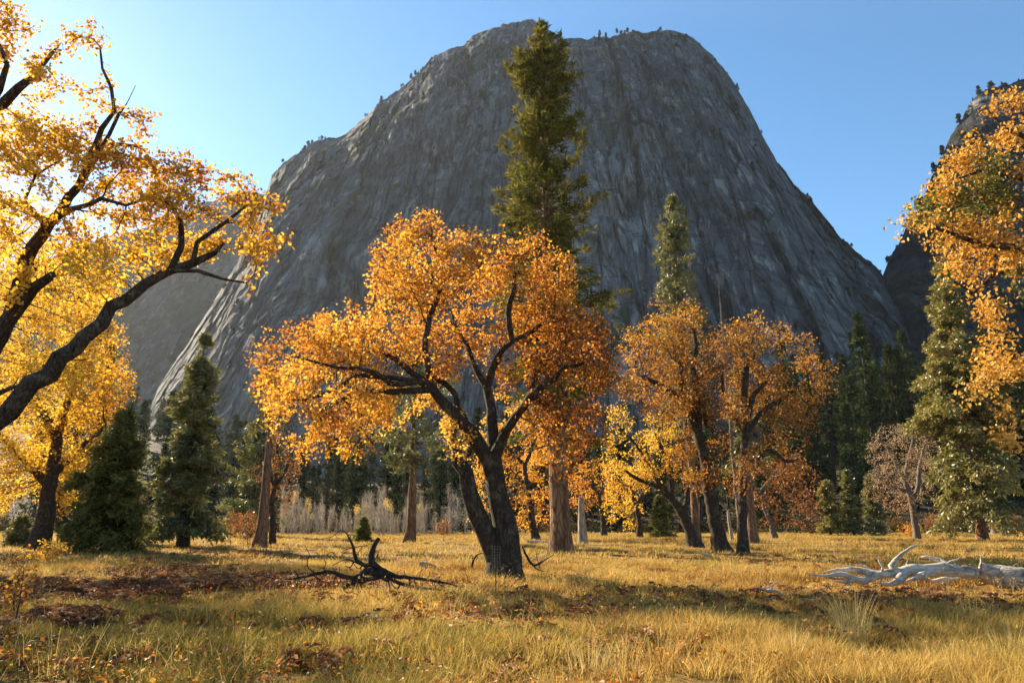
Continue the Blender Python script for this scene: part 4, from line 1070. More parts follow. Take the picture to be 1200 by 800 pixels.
for k in range(46):           # slope on the left
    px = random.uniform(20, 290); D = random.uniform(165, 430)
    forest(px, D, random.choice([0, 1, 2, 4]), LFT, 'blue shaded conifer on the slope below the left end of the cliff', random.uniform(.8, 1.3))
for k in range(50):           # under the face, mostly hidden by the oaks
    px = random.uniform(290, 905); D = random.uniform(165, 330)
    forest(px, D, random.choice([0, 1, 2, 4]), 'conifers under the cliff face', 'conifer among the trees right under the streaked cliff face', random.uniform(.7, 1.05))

# small pines on ledges and along the skyline of the dome
def tiny_tree(h, r, nb, seed, kind='fir'):
    t, c = conifer(h, r, .06, nb, .9, .95, .30, 4, kind, .15, seed=seed, leafm='fir', thin=.1, trmin=4)
    o = t; # one mesh with both materials
    import bmesh
    bm = bmesh.new(); bm.from_mesh(t); n0 = len(bm.faces); bm.from_mesh(c)
    bm.faces.ensure_lookup_table()
    for f in bm.faces[n0:]: f.material_index = 1
    me = bpy.data.meshes.new('ledge_pine'); bm.to_mesh(me); bm.free()
    me.materials.append(M['bark_fir']); me.materials.append(M['fir'])
    return me
TINY = [tiny_tree(8, 2.2, 26, 81), tiny_tree(10, 1.9, 28, 82), tiny_tree(6, 2.6, 24, 83, 'cedar'), tiny_tree(4, 2.6, 20, 84, 'cedar')]
def ledge(p, group, label, s, kinds=(0, 1, 2, 3)):
    o = link('small_pine', TINY[random.choice(kinds)], None, p)
    o.scale = (s, s, s * random.uniform(.8, 1.2)); o.rotation_euler[2] = random.uniform(0, 6.28)
    tag(o, label, 'tree', group)
ridge = MV[MN - 1]
rrx = ridge[:, 0] / ridge[:, 1]
placed = 0
while placed < 120:
    c0 = random.choice([random.uniform(330, 520), random.uniform(640, 840), random.uniform(500, 1060), random.uniform(800, 1000)])
    big = random.random() ** 2
    for m in range(random.choice([1, 1, 2, 3, 5, 7])):
        px = c0 + random.gauss(0, 5)
        rx = float(ratios(px, float(np.interp(px, [q[0] for q in SIL], [q[1] for q in SIL])))[0])
        j = int(np.argmin(np.abs(rrx - rx))); p = ridge[j].copy(); p[1] += random.uniform(-4, 12); p[2] -= random.uniform(.3, 1.6)
        ledge(p, 'tiny pines along the skyline of the dome', 'tiny dark pine on the skyline edge of the granite dome', random.uniform(.3, .6) + .75 * big * random.random()); placed += 1
rr2 = RV[RN - 1]
for k in range(26):
    j = random.randrange(5, 190); p = rr2[j].copy(); p[2] -= 1
    ledge(p, 'tiny pines along the edge of the right cliff', 'tiny black pine on the edge of the dark right cliff', .35 + 1.1 * random.random() ** 2, (0, 1, 2))
for k in range(130):           # woods on the far ridge
    i = int(LN * (.25 + .72 * random.random())); j = random.randrange(int(LV.shape[1] * .40), int(LV.shape[1] * .92))
    if vnoise(np.array([j / 9.]), np.array([i / 12.]), np.array([1.7]), 92)[0] < -.1: continue
    p = LV[i, j].copy(); p[2] -= 1.5
    ledge(p, 'pines on the distant ridge', 'dark pine on the distant shaded ridge behind the left oaks', random.uniform(1.0, 2.4), (0, 1, 0))
slots = 0
sy, sx = MV.shape[:2]
tries = 0
while slots < 110 and tries < 4000:
    tries += 1
    i = int((random.random() ** .8) * (MN * .97)); j = random.randrange(60, sx - 60)
    p = MV[i, j]
    if i < MN * .12: continue
    if vnoise(np.array([p[0] / 45]), np.array([p[2] / 28]), np.array([3.3]), 91)[0] < .12: continue
    q = p.copy(); q[1] += .5; q[2] -= .6
    ledge(q, 'small bushes growing on ledges of the cliff face', 'small dark bush clinging to a ledge of the cliff face', random.uniform(.4, 1.2), (2, 3, 3, 0)); slots += 1
#@@PART5
# ------------------------------------------------------------------ grass of the meadow
def grass_mat(name, stops, trans=.4):
    return leaf_mat(name, stops, trans, .0)
GM = grass_mat('dry_grass', [(0, (.10, .052, .018)), (.18, (.23, .12, .030)), (.38, (.38, .225, .06)), (.58, (.55, .385, .125)), (.72, (.46, .32, .075)), (.86, (.24, .19, .045)), (1, (.13, .115, .030))], .42)
STRAW = grass_mat('straw_stem', [(0, (.44, .31, .10)), (.6, (.60, .46, .18)), (1, (.66, .55, .27))], .35)

def blades(mb, base, h, lean, bend, wid, tint, seg=3):
    """curved tapering blades; lean = horizontal unit vector, bend = sideways reach over height"""
    n = len(base); side = np.stack([-lean[:, 1], lean[:, 0], np.zeros(n)], 1)
    ang = rng.uniform(0, 6.28, n)[:, None]
    side = np.cos(ang) * side + np.sin(ang) * lean
    rows = []
    for s in range(seg):
        t = s / seg
        c = base + lean * (bend * h * t ** 1.7)[:, None] + np.array([0, 0, 1.]) * (h * (t - .25 * bend * t * t))[:, None]
        ww = (wid * (1 - t * .75) * .5)[:, None]
        rows += [c - side * ww, c + side * ww]
    c = base + lean * (bend * h)[:, None] + np.array([0, 0, 1.]) * (h * (1 - .25 * bend))[:, None]
    rows.append(c)
    V = np.stack(rows, 1); m = V.shape[1]
    b0 = (np.arange(n) * m)[:, None]; lp = []; cnt = []
    quads = [np.concatenate([b0 + 2 * s, b0 + 2 * s + 1, b0 + 2 * s + 3, b0 + 2 * s + 2], 1) for s in range(seg - 1)]
    tri = np.concatenate([b0 + 2 * (seg - 1), b0 + 2 * (seg - 1) + 1, b0 + 2 * seg], 1)
    L = np.concatenate(quads + [tri], 1).reshape(-1)
    C_ = np.tile(np.array([4] * (seg - 1) + [3]), n)
    mb.add(V.reshape(-1, 3), L, C_, np.repeat(tint, seg))

def tint_at(x, y):
    """what grows where: rusty brown, straw gold or olive green"""
    big = fbm(x / 7.0, y / 10.0, 0 * x + 4, 3, 301)
    mid = fbm(x / 1.8, y / 2.6, 0 * x + 7, 3, 302)
    t = .50 + .36 * big + .34 * mid - .16 * (1 - low_at(x, y))
    nearness = np.clip((22 - y) / 10, 0, 1)
    px = x / np.maximum(y, 1)
    t = t + nearness * np.interp(px, [-.8, -.3, .05, .25, .8], [.20, .22, .17, .06, .02])
    rust = np.exp(-((y - 21) / 3.6) ** 2) * np.interp(px, [-.9, -.6, -.35, -.2, .0, .22, .35, .8], [.20, .30, .34, .22, .02, .10, .36, .34])
    t = t - rust * (1 + .6 * mid)
    far = np.clip((y - 30) / 25, 0, 1)
    t = t * (1 - far * .55) + far * .55 * (.50 + .16 * fbm(x / 16, y / 9, 0 * x + 1, 3, 303))
    return t

def low_at(x, y):
    """grass stays short under the dead wood and in worn patches"""
    a = np.exp(-(((x + 4.0) / 3.0) ** 2 + ((y - 19.0) / 1.5) ** 2) ** 2)
    b = np.exp(-(((x - 11.5) / 4.5) ** 2 + ((y - 18.0) / 1.6) ** 2) ** 2)
    worn = np.clip(fbm(x / 3.4, y / 4.2, 0 * x + 6, 3, 640) * 2.2 - .25, 0, 1)
    return 1 - np.clip(.62 * a + .3 * b + .5 * worn, 0, .72)

def meadow(name, label, y0, y1, n, h0, h1, wid, seg, tuft, sprd, seed, keep=.5):
    g = np.random.default_rng(seed); mb = MB()
    nt_ = int(n / tuft / keep)
    u = g.uniform(0, 1, nt_)
    y = np.sqrt(y0 * y0 + (y1 * y1 - y0 * y0) * u); x = g.uniform(-.92, .92, nt_) * (y + 1.5)
    dens = .5 + 1.5 * fbm(x / 1.2, y / 1.2, 0 * x, 3, seed + 1)
    k = g.uniform(0, 1, nt_) < np.clip(dens + .12, .06, 1); x, y = x[k], y[k]
    m = len(x); cl = fbm(x / 1.6, y / 1.6, 0 * x + 3, 2, seed + 2)
    size = g.gamma(4, .25, m) * np.clip(1 + 1.1 * cl, .35, 2)
    cnt = np.clip((tuft * size).astype(int), 3, tuft * 4)
    rep = np.repeat(np.arange(m), cnt); N = len(rep)
    a = g.uniform(0, 6.283, N); r = g.uniform(0, 1, N) ** .7 * sprd * np.sqrt(size)[rep]
    X = x[rep] + r * np.cos(a); Y = y[rep] + r * np.sin(a)
    Z = gz(X, Y) - .01
    ln = unit(np.stack([np.cos(a), np.sin(a), 0 * a], 1) + np.stack([g.normal(.3, .55, N), g.normal(-.1, .55, N), 0 * a], 1))
    tt = tint_at(x, y)[rep] + (g.normal(0, .15, m))[rep] + g.normal(0, .09, N)
    tt = np.clip(tt + np.where(g.uniform(0, 1, N) < .18, -.24, 0), 0, 1)
    h = (h0 + (h1 - h0) * np.clip(size / 2.0, 0, 1))[rep] * g.uniform(.35, 1.2, N)
    h *= np.where(tt < .25, .8, 1.0) * low_at(X, Y)
    blades(mb, np.stack([X, Y, Z], 1), h, ln, g.uniform(.1, 1.0, N) ** 1.2 * 1.25 + .1, wid * g.uniform(.6, 1.4, N) * (1 + Y / y1 * .5), tt, seg)
    tag(link(name, mb.mesh(name, GM)), label, None, None, 'stuff')

meadow('grass', 'olive and gold tussock grass nearest the camera', 6.2, 14.5, 340000, .06, .36, .008, 3, 40, .15, 501)
meadow('grass', 'golden and rusty grass around the big oak', 14.5, 30, 330000, .08, .36, .013, 2, 26, .18, 502)
meadow('grass', 'pale golden grass of the far meadow', 30, 116, 230000, .12, .40, .035, 2, 12, .30, 503)

def stalks():
    g = np.random.default_rng(611); mb = MB(); n = 9000
    u = g.uniform(0, 1, n); y = np.sqrt(49 + (28 * 28 - 49) * u); x = g.uniform(-.9, .9, n) * y
    k = fbm(x / 1.7, y / 1.7, 0 * x, 3, 612) > .06; x, y = x[k], y[k]; n = len(x)
    a = g.uniform(0, 6.283, n); ln = np.stack([np.cos(a), np.sin(a), 0 * a], 1); h = g.uniform(.22, .62, n)
    base = np.stack([x, y, gz(x, y)], 1); bd = g.uniform(.05, .9, n)
    blades(mb, base, h, ln, bd, np.full(n, .006), np.clip(g.normal(.45, .3, n), 0, 1), 3)
    # seed heads and small brown weed tops
    k = g.uniform(0, 1, n) < .45; m = int(k.sum()); tip = base[k] + ln[k] * (bd[k] * h[k])[:, None] * .9 + np.array([0, 0, 1.]) * (h[k] * (1 - .25 * bd[k]))[:, None] * .97
    rep = np.repeat(np.arange(m), 4)
    spray_quads(mb, tip[rep] + g.normal(0, .012, (m * 4, 3)), unit(ln[k][rep] * .5 + g.normal(0, .5, (m * 4, 3)) + np.array([0, 0, .4])), g.uniform(.03, .07, m * 4), np.full(m * 4, .006), np.clip(g.normal(.2, .2, m * 4), 0, 1))
    tag(link('dry_stalks', mb.mesh('dry_stalks', STRAW)), 'sparse dry seed stalks rising through the grass', None, None, 'stuff')
stalks()

# fallen oak leaves lying in the grass
def litter():
    g = np.random.default_rng(77); mb = MB(); n = 42000
    y = 7 + 38 * g.uniform(0, 1, n) ** 1.2; x = g.uniform(-.85, .85, n) * y
    k = fbm(x / 3., y / 3., 0 * x, 3, 404) + .3 * np.exp(-((x) ** 2 + (y - 21) ** 2) / 60) > -.05
    x, y = x[k], y[k]; n = len(x)
    p = np.stack([x, y, gz(x, y) + g.uniform(.02, .22, n)], 1)
    kite_leaves(mb, p, unit(rand_dir(n) * np.array([1, 1, .4])), unit(rand_dir(n) * .6 + np.array([0, 0, .8])), g.uniform(.035, .08, n), np.clip(g.normal(.22, .2, n), 0, 1))
    tag(link('fallen_leaves', mb.mesh('fallen_leaves', M['oak_orange'])), 'fallen orange oak leaves scattered over the grass', None, None, 'stuff')
litter()

# bracken: rusty low fronds in patches
BR = leaf_mat('dead_bracken', [(0, (.055, .022, .012)), (.4, (.16, .058, .022)), (.75, (.29, .125, .045)), (1, (.46, .30, .16))], .3, .02)
def bracken(label, patches, seed):
    g = np.random.default_rng(seed); mb = MB()
    for px, py, rx_, ry_, n in patches:
        c = G(px, py); D = c[1]
        for k in range(n):
            q = c + np.array([g.normal(0, rx_ * D / 800), g.normal(0, ry_), 0]); q[2] = float(gz(q[0], q[1]))
            hd = g.uniform(0, 6.28); d = np.array([math.cos(hd), math.sin(hd), 0]); L = g.uniform(.35, .75)
            m = 13; s = np.linspace(.1, 1, m)
            pts = q + d * (L * s * .8)[:, None] + np.array([0, 0, 1]) * (L * (1.15 * s - .9 * s * s))[:, None]
            pr = np.array([-d[1], d[0], 0]); t0 = g.uniform(.1, .85)
            for sg in (-1, 1):
                ax = unit(pr * sg + d * .4 + g.normal(0, .25, (m, 3)))
                spray_quads(mb, pts, ax, L * .34 * (1.12 - s), .022 + 0 * s, np.clip(t0 + g.normal(0, .12, m), 0, 1), .25)
    tag(link('bracken', mb.mesh('bracken', BR)), label, None, None, 'stuff')
bracken('dark rusty bracken bed behind the fallen dead branch', [(300, 682, 36, .8, 240), (250, 690, 30, 1.0, 120), (350, 686, 24, .6, 160), (385, 688, 20, .5, 90)], 91)
bracken('red brown bracken and weeds on the left of the meadow', [(40, 708, 44, 1.2, 220), (100, 705, 40, 1.2, 110), (160, 690, 50, 1.5, 140), (15, 690, 25, 1.0, 140), (60, 735, 26, .4, 130), (200, 672, 40, 1.2, 170)], 92)
bracken('sparse brown weeds mixed into the foreground grass', [(130, 765, 140, 1.2, 50), (330, 770, 140, 1.2, 34), (500, 745, 120, 1.4, 34), (880, 706, 100, 1.6, 70), (1020, 706, 100, 1.6, 80), (1150, 718, 80, 1.4, 60), (760, 715, 130, 2.0, 50), (420, 715, 130, 2.0, 40), (980, 660, 120, 4, 90), (250, 655, 120, 4, 90)], 93)

# tall straw tufts in the foreground, each its own plant
def tuft(label, px, py, h, n, spread, seed, green=.3):
    g = np.random.default_rng(seed); b = G(px, py); mb = MB()
    a = g.uniform(0, 6.28, n); r = g.uniform(0, 1, n) ** .6 * spread
    base = np.stack([b[0] + r * np.cos(a), b[1] + r * np.sin(a), np.full(n, b[2] - .02)], 1)
    ln = np.stack([np.cos(a), np.sin(a), 0 * a], 1)
    hh = h * g.uniform(.5, 1.1, n)
    blades(mb, base, hh, ln, g.uniform(.05, .55, n), np.full(n, .006), np.clip(g.normal(.5, .25, n), 0, 1), 4)
    # seed heads on the tallest stems
    k = np.argsort(-hh)[:max(3, n // 7)]
    tip = base[k] + ln[k] * (.22 * hh[k])[:, None] + np.array([0, 0, 1.]) * (hh[k] * .98)[:, None]
    root = empty('grass_tuft', b, label, 'grass tuft', 'tall straw tufts in the foreground grass')
    link('blades', mb.mesh('blades', STRAW, False, b), root)
TU = [(1000, 752, .85, 150, .22, 'tall straw coloured grass tuft with arching stems, largest in front of the white logs'), (925, 775, .55, 90, .2, 'short pale tuft at the left foot of the largest straw tuft'),
      (690, 790, .55, 60, .25, 'thin straw stems near the bottom edge below the big pine'), (1110, 790, .40, 90, .2, 'low olive gold tuft near the bottom right corner'), (1140, 735, .62, 50, .3, 'loose pale stems below the right end of the white logs'),
      (770, 770, .42, 46, .3, 'sparse bent straw stems below the leaning oak'), (880, 735, .42, 60, .25, 'feathery gold tuft below the small bleached branch'), (60, 795, .7, 22, .35, 'few long dry stems in the bottom left corner'), (590, 712, .35, 90, .22, 'bright yellow tuft in front of the split oak trunk'),
      (720, 780, .45, 40, .3, 'few wispy stems right of the thin straw stems by the bottom edge'), (1180, 770, .5, 50, .25, 'wispy straw tuft at the right edge of the foreground'), (160, 780, .5, 30, .3, 'thin dry stems on the shaded left foreground')]
for i, (px, py, h, n, sp, lab) in enumerate(TU): tuft(lab, px, py, h, n, sp, 700 + i)

# ------------------------------------------------------------------ pale leafless saplings before the forest, left of the big oak
def sapling_mesh(h, seed, yellow):
    g = np.random.default_rng(seed); sk = Skel()
    l = g.normal(0, .10, 2)
    ii = sk.path([np.zeros(3), np.array([l[0] * h * .5, l[1] * h * .5, h * .5]), np.array([l[0] * h, l[1] * h, h])], [.075, .055, .018], sub=.5, wob=.03)
    for i in ii[2:-1]:
        for s in range(5):
            a = g.uniform(0, 6.28); d = np.array([math.cos(a) * .35, math.sin(a) * .45, .9]); L = g.uniform(.3, 1.0) * h * .16
            sk.path([sk.p[i] + d * L * .5, sk.p[i] + d * L + np.array([0, 0, .1 * L])], [.022, .014], i, sub=.6, wob=.02)
    rr, ch = finish_radii(sk, .010); mb = MB(); tubes(sk, rr, ch, mb)
    a = mb.mesh('trunk', M['bare_stem'], True)
    n = 150; z = h * g.uniform(.12, 1.0, n); p = np.stack([l[0] * z, l[1] * z, z], 1) + g.normal(0, .16, (n, 3))
    d = unit(np.stack([g.normal(0, .4, n), g.normal(0, .4, n), np.full(n, .9)], 1)); m2 = MB()
    spray_quads(m2, p, d, g.uniform(.3, .9, n), np.full(n, .011), np.clip(g.normal(.5, .25, n), 0, 1))
    tw = m2.mesh('twigs', M['twig'])
    if not yellow: return (a, tw)
    mb = MB(); n = 90; p = np.array([l[0] * h, l[1] * h, h * .93]) + g.normal(0, 1, (n, 3)) * np.array([.25, .25, .4])
    kite_leaves(mb, p, rand_dir(n), rand_dir(n), g.uniform(.12, .2, n), np.clip(g.normal(.8, .1, n), 0, 1))
    return (a, tw, mb.mesh('crown', M['oak_gold']))
SAP = [sapling_mesh(random.uniform(4.2, 6.5), 900 + i, False) for i in range(7)]
SAPY = [sapling_mesh(random.uniform(5, 6), 950 + i, True) for i in range(3)]
for k in range(210):
    px = random.uniform(328, 535) if random.random() < .85 else random.uniform(300, 560)
    D = random.uniform(96, 112); p = at(px, D)
    yl = random.random() < .09
    place('sapling', 'slender sapling with yellow leaves left on its top in the pale thicket' if yl else 'slender pale leafless sapling in the thicket at the far edge of the meadow', random.choice(SAPY if yl else SAP), p, random.uniform(0, 6.28), (.85 + .35 * math.sin(px * .09) * math.sin(px * .031 + 1)) * random.uniform(.45, 1.05), 'yellow topped saplings in the pale thicket' if yl else 'bare saplings of the pale thicket', 'sapling')

# undergrowth at the foot of the forest: brush nobody could count
def undergrowth():
    g = np.random.default_rng(818); mb = MB(); n = 2200
    D = 109 + 170 * g.uniform(0, 1, n) ** 1.8; x = g.uniform(-.85, .85, n) * D
    h = g.uniform(.7, 2.6, n) * (1 + (D - 109) / 120); hue = np.clip(g.normal(.35, .25, n), 0, 1)
    per = 46; rep = np.repeat(np.arange(n), per); N = len(rep)
    q = rand_dir(N) * (g.uniform(0, 1, N) ** .4)[:, None] * np.stack([h[rep] * .8, h[rep] * .8, h[rep] * .5], 1)
    p = np.stack([x[rep], D[rep], gz(x, D)[rep] + h[rep] * .45], 1) + q
    kite_leaves(mb, p, rand_dir(N), unit(rand_dir(N) + np.array([0, 0, .5])), g.uniform(.18, .42, N) * (1 + (D[rep] - 109) / 120), np.clip(hue[rep] + g.normal(0, .12, N), 0, 1))
    BM = leaf_mat('brush', [(0, (.022, .026, .010)), (.4, (.05, .045, .018)), (.7, (.12, .055, .02)), (1, (.26, .13, .03))], .25, 0)
    tag(link('undergrowth', mb.mesh('undergrowth', BM)), 'dark brown and green brush at the foot of the forest', None, None, 'stuff')
undergrowth()

# shrubs
def shrub(label, px, py, h, r, n, mat, seed, size=.12, name='shrub', lobed=False):
    g = np.random.default_rng(seed); b = G(px, py); sk = Skel(); q = sk.add(b - np.array([0, 0, .05]), -1, .03 + h * .012, 0); q = sk.add(b + np.array([0, 0, .12]), q, .025 + h * .01, 0)
    att = b + np.array([0, 0, h * .58]) + rand_dir(n) * (g.uniform(0, 1, n) ** .4)[:, None] * np.array([r, r, h * .44])
    N0 = colonize(sk, att, .09 + h * .03, .14 + h * .05, 60)
    rr, ch = finish_radii(sk, .004); root = empty(name, b, label, 'shrub')
    mb = MB(); tubes(sk, rr, ch, mb, 0, 0); link('stems', mb.mesh('stems', M['bark_grey'] if mat == 'oak_pale' else M['bark_oak'], True, b), root)
    if size: link('foliage', crown_from(sk, N0, att, np.full(n, .5) + .1 * g.normal(0, 1, n), 6, size, lobed, rr, .03, .2, 1, size * .8, .03).mesh('foliage', M[mat], False, b), root)
shrub('small bright rust red shrub left of the bare reddish pine', 270, 637, 2.6, 1.1, 70, 'oak_rust', 1, .17)
shrub('rounded rust brown shrub touching the bare reddish pine', 290, 638, 2.7, 1.6, 90, 'oak_rust', 2, .17)
shrub('small pink brown shrub at the right end of the pale thicket', 520, 634, 2.2, .8, 60, 'oak_rust', 3, .16)
shrub('yellow leaved sapling oak with thin dark stem at the left edge', 14, 730, 1.2, .42, 60, 'oak_bronze', 4, .07, 'shrub', True)
shrub('golden low shrub at the foot of the yellow oak on the left', 52, 664, 1.0, .9, 90, 'oak_gold', 5, .11)
shrub('orange low shrub under the nearly bare pale oak', 1068, 629, 1.6, 1.3, 50, 'oak_orange', 6, .2)
shrub('leafless twiggy bush right of the split oak trunk', 632, 668, 1.1, 1.0, 150, 'oak_pale', 7, 0)
shrub('brown weedy bush beside the small bleached log', 470, 668, .55, .6, 80, 'oak_pale', 8, .05)
for i, (px, py) in enumerate([(1170, 626), (1190, 630), (1100, 627)]):
    shrub(['rusty shrub under the pale leaning cedar trunk', 'orange brown shrub at the right edge of the far meadow', 'rust shrub between the pale oak and the tall cedar'][i], px, py, 2.6, 1.7, 70, 'oak_rust', 20 + i, .22)

# ------------------------------------------------------------------ dead wood
def dead_branch():
    base = G(452, 694); D = base[1]; sk = Skel()
    def Q(l): return [P(a, b_, D + (c[0] if c else 0)) for a, b_, *c in l]
    m = sk.path(Q([(444, 630, .2), (438, 640, .15), (435, 650, .1), (436, 658, 0), (442, 664, 0), (449, 670, -.1), (455, 680, -.2), (458, 694, -.25)]), [W(4.5, D), W(6, D), W(7, D), W(8, D), W(7, D), W(6, D), W(5, D), W(4, D)], sub=.12, wob=.01)
    la = sk.path(Q([(430, 668, 0), (423, 674, -.1), (413, 677, -.15), (398, 673, -.1), (386, 669, 0), (372, 671, .1), (356, 675, .2), (340, 678, .3)]), [W(9, D), W(8, D), W(6, D), W(5, D), W(4.5, D), W(4, D), W(3, D), W(2, D)], m[6], sub=.12, wob=.015)
    ll = sk.path(Q([(408, 684, -.2), (403, 690, -.25), (400, 697, -.3)]), [W(5, D), W(4, D), W(3, D)], la[-22], sub=.12, wob=.015)
    lu = sk.path(Q([(426, 661, .1), (418, 656, .2), (415, 648, .3), (414, 640, .3), (409, 630, .3), (405, 623, .3)]), [W(5, D), W(4.5, D), W(4, D), W(3, D), W(2, D), W(1.2, D)], m[7], sub=.12, wob=.012)
    sk.path(Q([(408, 655, .3), (398, 658, .4), (390, 662, .5)]), [W(3, D), W(2, D), W(1, D)], lu[5], sub=.12, wob=.02)
    ra = sk.path(Q([(462, 674, -.1), (480, 676, -.1), (500, 679, -.1), (520, 682, 0), (540, 688, .1)]), [W(5, D), W(4, D), W(3.2, D), W(2.4, D), W(1.4, D)], m[-6], sub=.12, wob=.015)
    rb = sk.path(Q([(470, 684, -.3), (488, 688, -.4), (510, 690, -.5), (535, 694, -.5)]), [W(4, D), W(3, D), W(2, D), W(1.2, D)], m[-4], sub=.12, wob=.015)
    ends = la[8:] + ll + lu[6:] + ra[3:] + rb[3:]
    att = []
    for i in ends:
        for s in range(5):
            d = rand_dir(1)[0] * np.array([1.3, .9, .5]); att.append(sk.p[i] + d * rng.uniform(.15, 1.0) + np.array([.05 if i in ra else -.05, 0, -.02]))
    att = np.array(att); att = att[att[:, 2] > base[2] + .03]
    colonize(sk, att, .07, .10, 40, starts=ends, grav=-.05)
    rr, ch = finish_radii(sk, .011); mb = MB(); tubes(sk, rr, ch, mb, 0, 0, .12)
    tag(link('dead_branch', mb.mesh('dead_branch', M['dead_wood'], True, base), None, base), 'dark dead branch with upright broken stub and spreading twigs left of the big oak', 'fallen branch')
dead_branch()

def wood(name, label, cat, base_px, limbs, mat, twigs=0, rough=.12, sub=.12):
    base = G(*base_px); D = base[1]; sk = Skel(); ends = []
    for pts, wid, src in limbs:
        pp = [P(a, b_, D + (c[0] if c else 0)) for a, b_, *c in pts]
        if src is None: ends.append(sk.path(pp, [W(x, D) for x in wid], sub=sub, wob=.012))
        else: ends.append(sk.path(pp, [W(x, D) for x in wid], ends[src[0]][int(src[1] * (len(ends[src[0]]) - 1))], sub=sub, wob=.012))
    rr, ch = finish_radii(sk, .004); mb = MB(); tubes(sk, rr, ch, mb, 0, 0, rough)
    # close the root end of every loose piece
    o = link(name, mb.mesh(name, M[mat], True, base), None, base)
    return tag(o, label, cat)
wood('fallen_log', 'long white bleached fallen trunk with forked limbs and an upright curved branch', 'log', (1060, 692),
     [([(1143, 672, .3), (1120, 668, .2), (1100, 667, .1), (1075, 668, 0), (1050, 670, 0), (1028, 674, -.1)], [13, 15, 14, 13, 11, 8], None),
      ([(1010, 669, .1), (990, 667, .2), (975, 668, .3), (960, 672, .4)], [8, 7, 5, 2.5], (0, 1.0)),
      ([(1012, 680, -.1), (995, 676, -.2), (985, 672, -.3), (965, 674, -.3), (945, 672, -.3)], [8, 7, 6, 4, 2], (0, 1.0)),
      ([(1045, 662, 0), (1050, 655, 0), (1058, 648, 0), (1068, 641, .1), (1079, 635, .2)], [7, 6, 5, 4.5, 3], (0, .82)),
      ([(1035, 664, -.2), (1030, 656, -.2), (1030, 651, -.2)], [6, 5, 2], (0, .95)),
      ([(1100, 656, .4), (1085, 652, .5), (1078, 652, .6)], [11, 8, 3], (0, .25)),
      ([(1052, 680, -.3), (1040, 684, -.5), (1026, 682, -.6)], [10, 8, 4], (0, .7)),
      ([(1075, 676, -.3), (1060, 682, -.5)], [8, 4], (0, .4)), ([(1110, 660, .2), (1122, 655, .2), (1128, 650, .2)], [5, 4, 1.5], (0, .15)), ([(1000, 664, .1), (985, 662, .1)], [4, 1.5], (0, .98)),
      ([(1020, 668, .1), (1012, 662, .2), (1000, 660, .3)], [6, 5, 2], (0, .9)), ([(990, 682, -.4), (975, 680, -.5)], [5, 2], (2, .4)), ([(1062, 660, .1), (1066, 652, .1)], [4, 1.2], (0, .6))], 'weathered')
wood('broken_branch', 'pale broken slab leaning under the white bleached trunk', 'fallen branch', (1115, 690), [([(1092, 682), (1108, 680), (1128, 676)], [6, 8, 5], None), ([(1110, 684), (1120, 688)], [4, 2], (0, .5))], 'weathered', sub=.1)
wood('broken_branch', 'thin curved pale branch lying along the far side of the white bleached trunk', 'fallen branch', (1010, 688), [([(972, 676), (995, 679), (1022, 684), (1040, 690)], [2.5, 3.5, 4, 3], None), ([(1005, 676), (1012, 670)], [2, 1], (0, .4))], 'snag', sub=.1)
wood('fallen_log', 'thick grey fallen trunk with broken splintered end running out of the right edge', 'log', (1180, 690),
     [([(1148, 668, 0), (1165, 672, -.1), (1190, 677, -.3), (1230, 686, -.6), (1290, 694, -1.0)], [19, 24, 26, 28, 31], None),
      ([(1150, 658, 0), (1149, 648, 0)], [9, 2], (0, .02)), ([(1140, 664, .1), (1136, 660, .1)], [10, 3], (0, .02))], 'greylog')
wood('broken_branch', 'short bleached branch piece with dark twigs lying left of the white logs', 'fallen branch', (912, 703),
     [([(898, 692), (908, 692), (916, 696), (922, 703)], [4, 5.5, 6.5, 5], None), ([(890, 689), (880, 688)], [2.5, 1.2], (0, .1)), ([(905, 685), (912, 680)], [3, 2], (0, .4))], 'weathered', sub=.08)
wood('broken_branch', 'flat pale wood piece in the grass below the grey log', 'fallen branch', (1168, 709), [([(1150, 702), (1165, 704), (1180, 707), (1196, 710)], [5, 7, 7, 5], None)], 'weathered', sub=.1)
wood('broken_branch', 'thin grey stick left of the short bleached branch piece', 'fallen branch', (878, 700), [([(868, 700), (878, 698), (888, 696)], [3, 4, 3], None)], 'snag', sub=.1)
wood('broken_branch', 'small bleached log in the grass right of the dark dead branch', 'fallen branch', (508, 670), [([(492, 660), (503, 663), (512, 667), (520, 669)], [5, 8, 9, 7], None), ([(500, 655), (497, 650)], [3, 1.5], (0, .3))], 'snag', sub=.1)
wood('broken_branch', 'pale log lying far off just left of the big pine trunk', 'fallen branch', (632, 637), [([(618, 634), (632, 635), (648, 635)], [3, 4, 4], None)], 'weathered')
wood('broken_branch', 'pale stick lying at the foot of the bronze oaks', 'fallen branch', (830, 653), [([(822, 648), (832, 651), (842, 655)], [3, 4, 3], None)], 'weathered')
wood('broken_branch', 'thin dark arched twig beside the left foot of the split oak', 'fallen branch', (560, 670), [([(553, 664), (556, 653), (564, 648), (574, 650)], [3, 2.5, 2, 1.5], None)], 'dead_wood', sub=.1)
wood('broken_branch', 'dark bent branch with twigs right of the split oak trunk', 'fallen branch', (630, 675), [([(612, 640), (618, 652), (625, 662), (640, 655), (650, 648)], [2, 3, 3, 2.5, 1.5], None), ([(632, 668), (645, 670)], [2, 1], (0, .5))], 'dead_wood', sub=.1)

